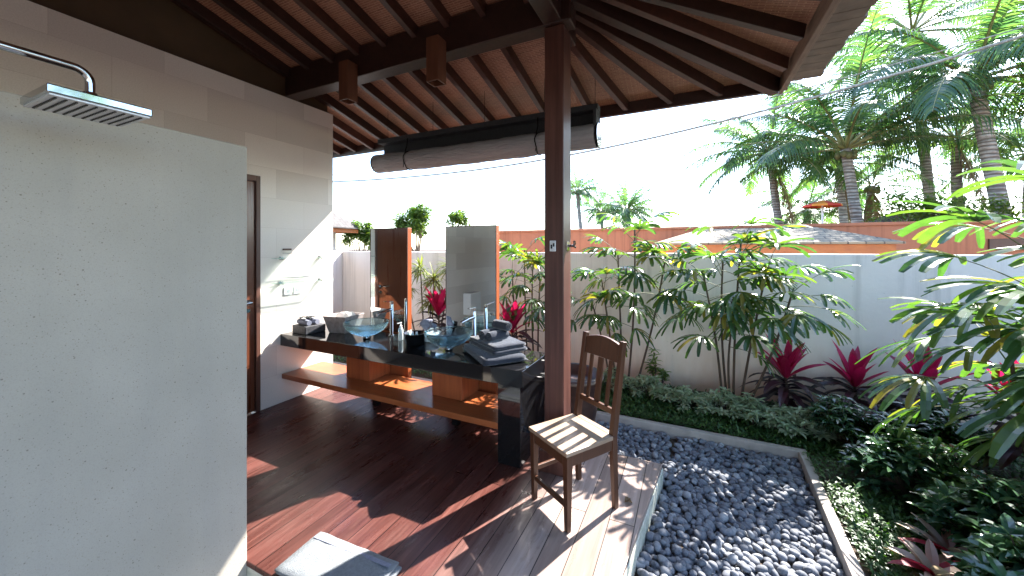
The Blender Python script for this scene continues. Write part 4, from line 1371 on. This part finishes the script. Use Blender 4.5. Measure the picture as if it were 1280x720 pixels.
# broadleaf trees
tree((7.9, 12.0, -.17), 6, (8.2, 12.0, 5.2), (1.5, 1.5, 2.2), 5200, .17, MAT['treeleaf'], 'broadleaf tree filling the gap at the right edge behind the palms', 31, 'leafy trees beyond the walls', 60, .12)
c = atY(1160, 265, 11.5)
tree((c.x, c.y, -.17), 2, c + V3(0, 0, -.05), (1.2, .8, .45), 3000, .13, MAT['treeleaf'], 'low vine covered bush on the terracotta wall under the palms', 32, 'leafy trees beyond the walls', 44, .07)
for (u, v, Y, rr_, nl_, lb, sd_) in ((452, 296, 8.4, (.45, .4, .50), 2600, 'light green tree next to the neighbouring pavilion roof', 33), (522, 278, 7.6, (.50, .35, .46), 3200, 'leafy tree rising between the two mirrors', 34), (574, 274, 8.0, (.24, .22, .24), 900, 'small leafy tree top just over the mirror nearer the post', 35)):
    c = atY(u, v, Y)
    tree((c.x, c.y, -.17), 2, c, rr_, nl_, .14, MAT['treeleaf'], lb, sd_, 'leafy trees beyond the walls', 16, .04)

tree((9.5, 3.2, -.17), 5, (9.5, 3.2, 3.6), (1.7, 1.7, 1.9), 2600, .24, MAT['treeleaf'], 'round leafy tree over the far right boundary wall', 36, 'leafy trees beyond the walls', 40, .13)
tree((9.0, .2, -.17), 5, (9.0, .2, 3.3), (1.7, 1.7, 1.8), 2600, .24, MAT['treeleaf'], 'leafy tree outside the frame beyond the far right wall', 37, 'leafy trees beyond the walls', 40, .13)

# hut roof and parasol beyond the terracotta wall
c = atY(1158, 272, 14)
t = thing('hut', 'small hut with grey roof half hidden behind the terracotta wall', 'hut', (c.x, 14.5, -.17))
m = MB(); m.box(c.x - .9, c.x + .9, 14.1, 15.2, -.17, 2.2); m.build('wall', MAT['whitewall'], t)
m = MB(); m.add(*hip_roof(c.x - 1.15, c.x + 1.15, 13.8, 15.5, 2.25, 2.75, .8)); m.build('roof', MAT['darktile'], t)
c = atY(1028, 262, 13)
t = thing('parasol', 'red and orange parasol beyond the terracotta wall', 'parasol', (c.x, 13, -.17))
m = MB(); m.tube([(c.x, 13, -.17), (c.x, 13, 2.95)], .025, 8); m.build('pole', MAT['white'], t)
n = NT('parasol_cloth_red'); red = n.done(n.bsdf((.62, .06, .035), .8))
n = NT('parasol_cloth_orange'); orn = n.done(n.bsdf((.75, .26, .04), .8))
for gi, mt in ((0, red), (1, orn)):
    m = MB()
    for k in range(gi, 8, 2):
        a0, a1 = k * math.pi / 4, (k + 1) * math.pi / 4
        m.add([(c.x, 13, 2.98), (c.x + .44 * math.cos(a0), 13 + .44 * math.sin(a0), 2.84), (c.x + .44 * math.cos(a1), 13 + .44 * math.sin(a1), 2.84)], [(0, 1, 2)])
        m.add([(c.x + .44 * math.cos(a0), 13 + .44 * math.sin(a0), 2.84), (c.x + .44 * math.cos(a1), 13 + .44 * math.sin(a1), 2.84), (c.x + .44 * math.cos(a1), 13 + .44 * math.sin(a1), 2.79), (c.x + .44 * math.cos(a0), 13 + .44 * math.sin(a0), 2.79)], [(0, 1, 2, 3)])
    m.build('canopy', mt, t)

# overhead cables
def cable(dz, label, k0, k1, r):
    q = MB(); pts = []
    for i in range(70):
        x = -22 + 36 * i / 69
        pts.append((x, 8.3, 3.66 + dz + (.0105 if x > -6 else .006) * (x + 6) ** 2))
    q.tube(pts, r, 6)
    o = q.build('overhead_cable', plain('weathered_cable', (.35, .34, .30), (.12, .11, .10), .8, 30))
    tag(o, label, 'cable', 'overhead cables across the garden')
cable(0.0, 'thick grey overhead cable passing in front of the palms', 0, 1, .022)
def cable2():
    q = MB(); pts = []
    for i in range(40):
        x = -22 + 17 * i / 39
        pts.append((x, 8.6, 4.05 + .006 * (x + 8) ** 2 * .6 + (.0 if x < -9 else .0)))
    x0, y0, z0_ = pts[-1]
    for i in range(1, 30):
        x = x0 + 18 * i / 29
        pts.append((x, 8.6, z0_ + .010 * (x + 5) ** 2 * .9 + .05 * (x + 5) * .3))
    q.tube(pts, .010, 6)
    o = q.build('overhead_cable', plain('thin_cable', (.30, .29, .26), (.12, .11, .10), .8, 30))
    tag(o, 'thinner upper overhead cable seen left under the rolled blind', 'cable', 'overhead cables across the garden')
cable2()

# ---------------------------------------------------------------- along the garden wall
def P(u, Y): 
    p = atY(u, 310, Y); return V3(p.x, Y, GZ)

# clump between mirror and post
b = P(660, 4.72)
rhapis(b, [((-.10, 0, 0), (-.22, -.05, 1.45), 6, .55), ((.0, 0, 0), (-.03, -.05, 1.72), 7, .55), ((.09, .02, 0), (.10, -.06, 1.62), 7, .5), ((.16, -.02, 0), (.22, -.1, 1.40), 6, .5)], 'lady palm clump with thin stems between mirror and post', 41, .29)
# clump behind the chair
b = P(782, 4.70)
rhapis(b, [((-.10, 0, 0), (-.28, -.06, 1.38), 8, .55), ((-.04, .02, 0), (-.08, -.08, 1.72), 8, .58), ((.02, .0, 0), (.12, -.10, 2.00), 8, .6), ((.10, .02, 0), (.46, -.12, 1.66), 8, .6), ((-.18, 0, 0), (-.40, -.04, 1.05), 5, .7)], 'lady palm clump right behind the wooden chair', 42, .31)
# clump right of centre
b = P(917, 4.62)
rhapis(b, [((-.05, 0, 0), (-.10, -.05, 1.70), 9, .55), ((.0, .02, 0), (.06, -.08, 1.82), 9, .6), ((.05, 0, 0), (.28, -.10, 1.52), 9, .55), ((-.10, 0, 0), (-.30, -.08, 1.50), 8, .6), ((.10, 0, 0), (.50, -.12, 1.36), 8, .72), ((-.02, 0, 0), (-.02, -.2, 1.05), 5, .6)], 'dense lady palm clump between chair palm and first cordyline', 43, .32)
# big near clump, right
b = V3(2.02, 3.45, GZ)
rhapis(b, [((0, 0, 0), (.02, -.05, 2.05), 11, .45), ((.10, .05, 0), (-.18, -.25, 1.72), 11, .42), ((.16, 0, 0), (.30, -.2, 2.00), 10, .4), ((-.04, .04, 0), (-.26, -.10, 1.25), 9, .45), ((.2, -.1, 0), (.05, -.50, 1.50), 10, .45), ((.05, -.06, 0), (.05, -.40, 1.05), 8, .45), ((.22, -.12, 0), (.25, -.62, 1.75), 10, .4), ((.25, -.15, 0), (.2, -.75, 1.2), 9, .4)], 'large near lady palm with broad drooping fans at the right edge', 44, .44)

# cordylines
for (u, Y, h, lb, s_, sz) in ((982, 4.70, .42, 'magenta cordyline beside the dense lady palm clump', 51, .40), (1068, 4.75, .40, 'magenta cordyline in the middle of the row of three along the bluish wall', 52, .38),
                              (1155, 4.70, .46, 'magenta cordyline half hidden behind the near lady palm', 53, .40), (548, 4.60, .78, 'magenta cordyline between the two mirrors', 54, .42), (640, 4.45, .66, 'magenta cordyline just right of the mirror nearer the post', 55, .42)):
    cordyline(P(u, Y), h, lb, s_, sz)
cordyline(V3(2.25, 4.10, GZ), .52, 'bright pink cordyline low under the near lady palm', 56, .40, bright=20)

# dracaena with variegated leaves behind the mirrors
b = P(535, 4.70)
rng = random.Random(61)
t = thing('dracaena', 'yellow green variegated dracaena against the wall between the mirrors', 'plant', b)
fo = MB(); st = MB()
for (ox, h) in ((-.45, 1.15), (-.15, 1.45), (.12, 1.30), (.42, 1.48), (.05, .95), (.6, 1.4)):
    top = b + V3(ox, 0, h)
    st.tube([b + V3(ox * .3, 0, 0), b.lerp(top, .5) + V3(ox * .2, 0, 0), top], [.014, .012, .009], 7)
    for i in range(64):
        d = rnd_dir(rng, -.3, 1)
        if d.y > 0.3: d.y *= -.5
        fo.leaf(top + V3(0, 0, -.12 * rng.random()), d, (0, 0, 1), rng.uniform(.18, .32), rng.uniform(.022, .034), rng.uniform(.8, 1.8), 5, 'lance', .15)
fo.build('foliage', MAT['yellowleaf'], t); st.build('stem', MAT['cane'], t)

# pale variegated shrubs at the foot of the wall
pale = [(812, 4.55, (.22, .16), .26, 30), (858, 4.45, (.26, .18), .22, 34), (905, 4.40, (.30, .18), .26, 40), (950, 4.30, (.30, .2), .30, 42), (1000, 4.25, (.30, .2), .26, 40), (1048, 4.35, (.26, .18), .26, 32), (715, 4.5, (.3, .2), .22, 30), (770, 4.6, (.2, .15), .28, 24)]
for i, (u, Y, r_, h_, nc) in enumerate(pale):
    pos = ['beside the chair back', 'left of the dense lady palm', 'at the foot of the dense lady palm', 'in front of the dense lady palm stems', 'below the first magenta cordyline', 'nearest the dark glossy shrubs', 'behind the post', 'just behind the chair top'][i]
    shrub('pale_shrub', P(u, Y), r_, h_, nc, .085, .026, MAT['paleleaf'], 'low pale variegated shrub ' + pos, 70 + i, 'pale variegated shrubs at the wall foot')
# dark glossy shrubs, right
dark = [((1.45, 3.55), (.36, .30), .42, 90, .105, .040, 'beside the kerb corner under the near lady palm'), ((1.62, 3.00), (.34, .30), .44, 90, .11, .042, 'in the middle of the dark bed'),
        ((1.55, 2.45), (.36, .32), .50, 110, .115, .045, 'nearest the camera at the lower right'), ((2.15, 2.75), (.40, .36), .60, 110, .115, .045, 'behind the nearest glossy shrub at the right edge'),
        ((1.30, 4.20), (.34, .24), .42, 70, .10, .036, 'against the wall below the middle cordyline'), ((1.85, 4.25), (.34, .24), .46, 70, .10, .036, 'against the wall below the half hidden cordyline'), ((1.95, 2.1), (.4, .35), .46, 90, .115, .045, 'at the bottom right corner')]
for i, ((x, y), r_, h_, nc, LL, LW, pos) in enumerate(dark):
    shrub('glossy_shrub', (x, y, GZ), r_, h_, nc, LL, LW, MAT['darkleaf'], 'dark green glossy leaved shrub ' + pos, 90 + i, 'dark glossy shrubs in the right bed', whorl=5, shape='ovate')

# tricolour rosettes
for i, ((x, y), lb) in enumerate((((1.14, 2.66), 'pink and cream striped rosette plant beside the kerb'), ((1.10, 2.30), 'pink and red striped rosette plant at the bottom of the bed'), ((1.30, 2.88), 'pink striped rosette plant half under the glossy shrubs'))):
    rng = random.Random(110 + i)
    t = thing('rosette_plant', lb, 'plant', (x, y, GZ), 0, 'striped rosette plants by the kerb')
    a_, b_ = MB(), MB()
    for k in range(16):
        a = k * 2.4
        d = V3(math.cos(a), math.sin(a), .25 + .9 * k / 16)
        (b_ if k % 4 == 0 else a_).leaf((x, y, GZ + .06), d, (0, 0, 1), rng.uniform(.17, .25), rng.uniform(.045, .06), rng.uniform(.4, 1.0), 6, 'lance', .2, rng.uniform(-.5, .5))
    a_.build('foliage', MAT['pinkleaf'], t); b_.build('red_leaves', MAT['redleaf'], t)

# small fern-like seedling at the wall
p = P(822, 4.85)
shrub('pale_shrub', p, (.10, .08), .52, 7, .09, .028, MAT['treeleaf'], 'taller green seedling standing out of the pale shrubs near the chair', 120, 'pale variegated shrubs at the wall foot')

# ground cover
def ground_cover():
    rng = random.Random(9)
    q = MB()
    def put(x, y, k=1.0):
        c = noise.noise(V3(x * 1.7, y * 1.7, 0)) * .5 + .5
        z = GZ + rng.random() * (.03 + .07 * c)
        d = rnd_dir(rng, -.1, .9)
        q.leaf((x, y, z), d, (0, 0, 1), rng.uniform(.03, .06) * k, rng.uniform(.014, .024) * k, .7, 2, 'ovate', 0)
    for _ in range(17000): put(rng.uniform(-1.9, 1.2), rng.uniform(3.955, 4.95))
    for _ in range(4000): put(rng.uniform(-5.6, -1.9), rng.uniform(3.955, 5.0), 1.3)
    for _ in range(15000): put(rng.uniform(.90, 2.9), rng.uniform(1.9, 4.9))
    for _ in range(3000): put(rng.uniform(.90, 1.25), rng.uniform(1.9, 3.4), .9)
    # the cover creeps over the kerb edge here and there
    for _ in range(350):
        put(rng.uniform(.875, .90), rng.uniform(2.0, 3.9), .8)
    tag(q.build('ground_cover', MAT['cover']), 'low dark green ground cover filling the bed beside the pebbles', 'ground cover', kind='stuff')
ground_cover()
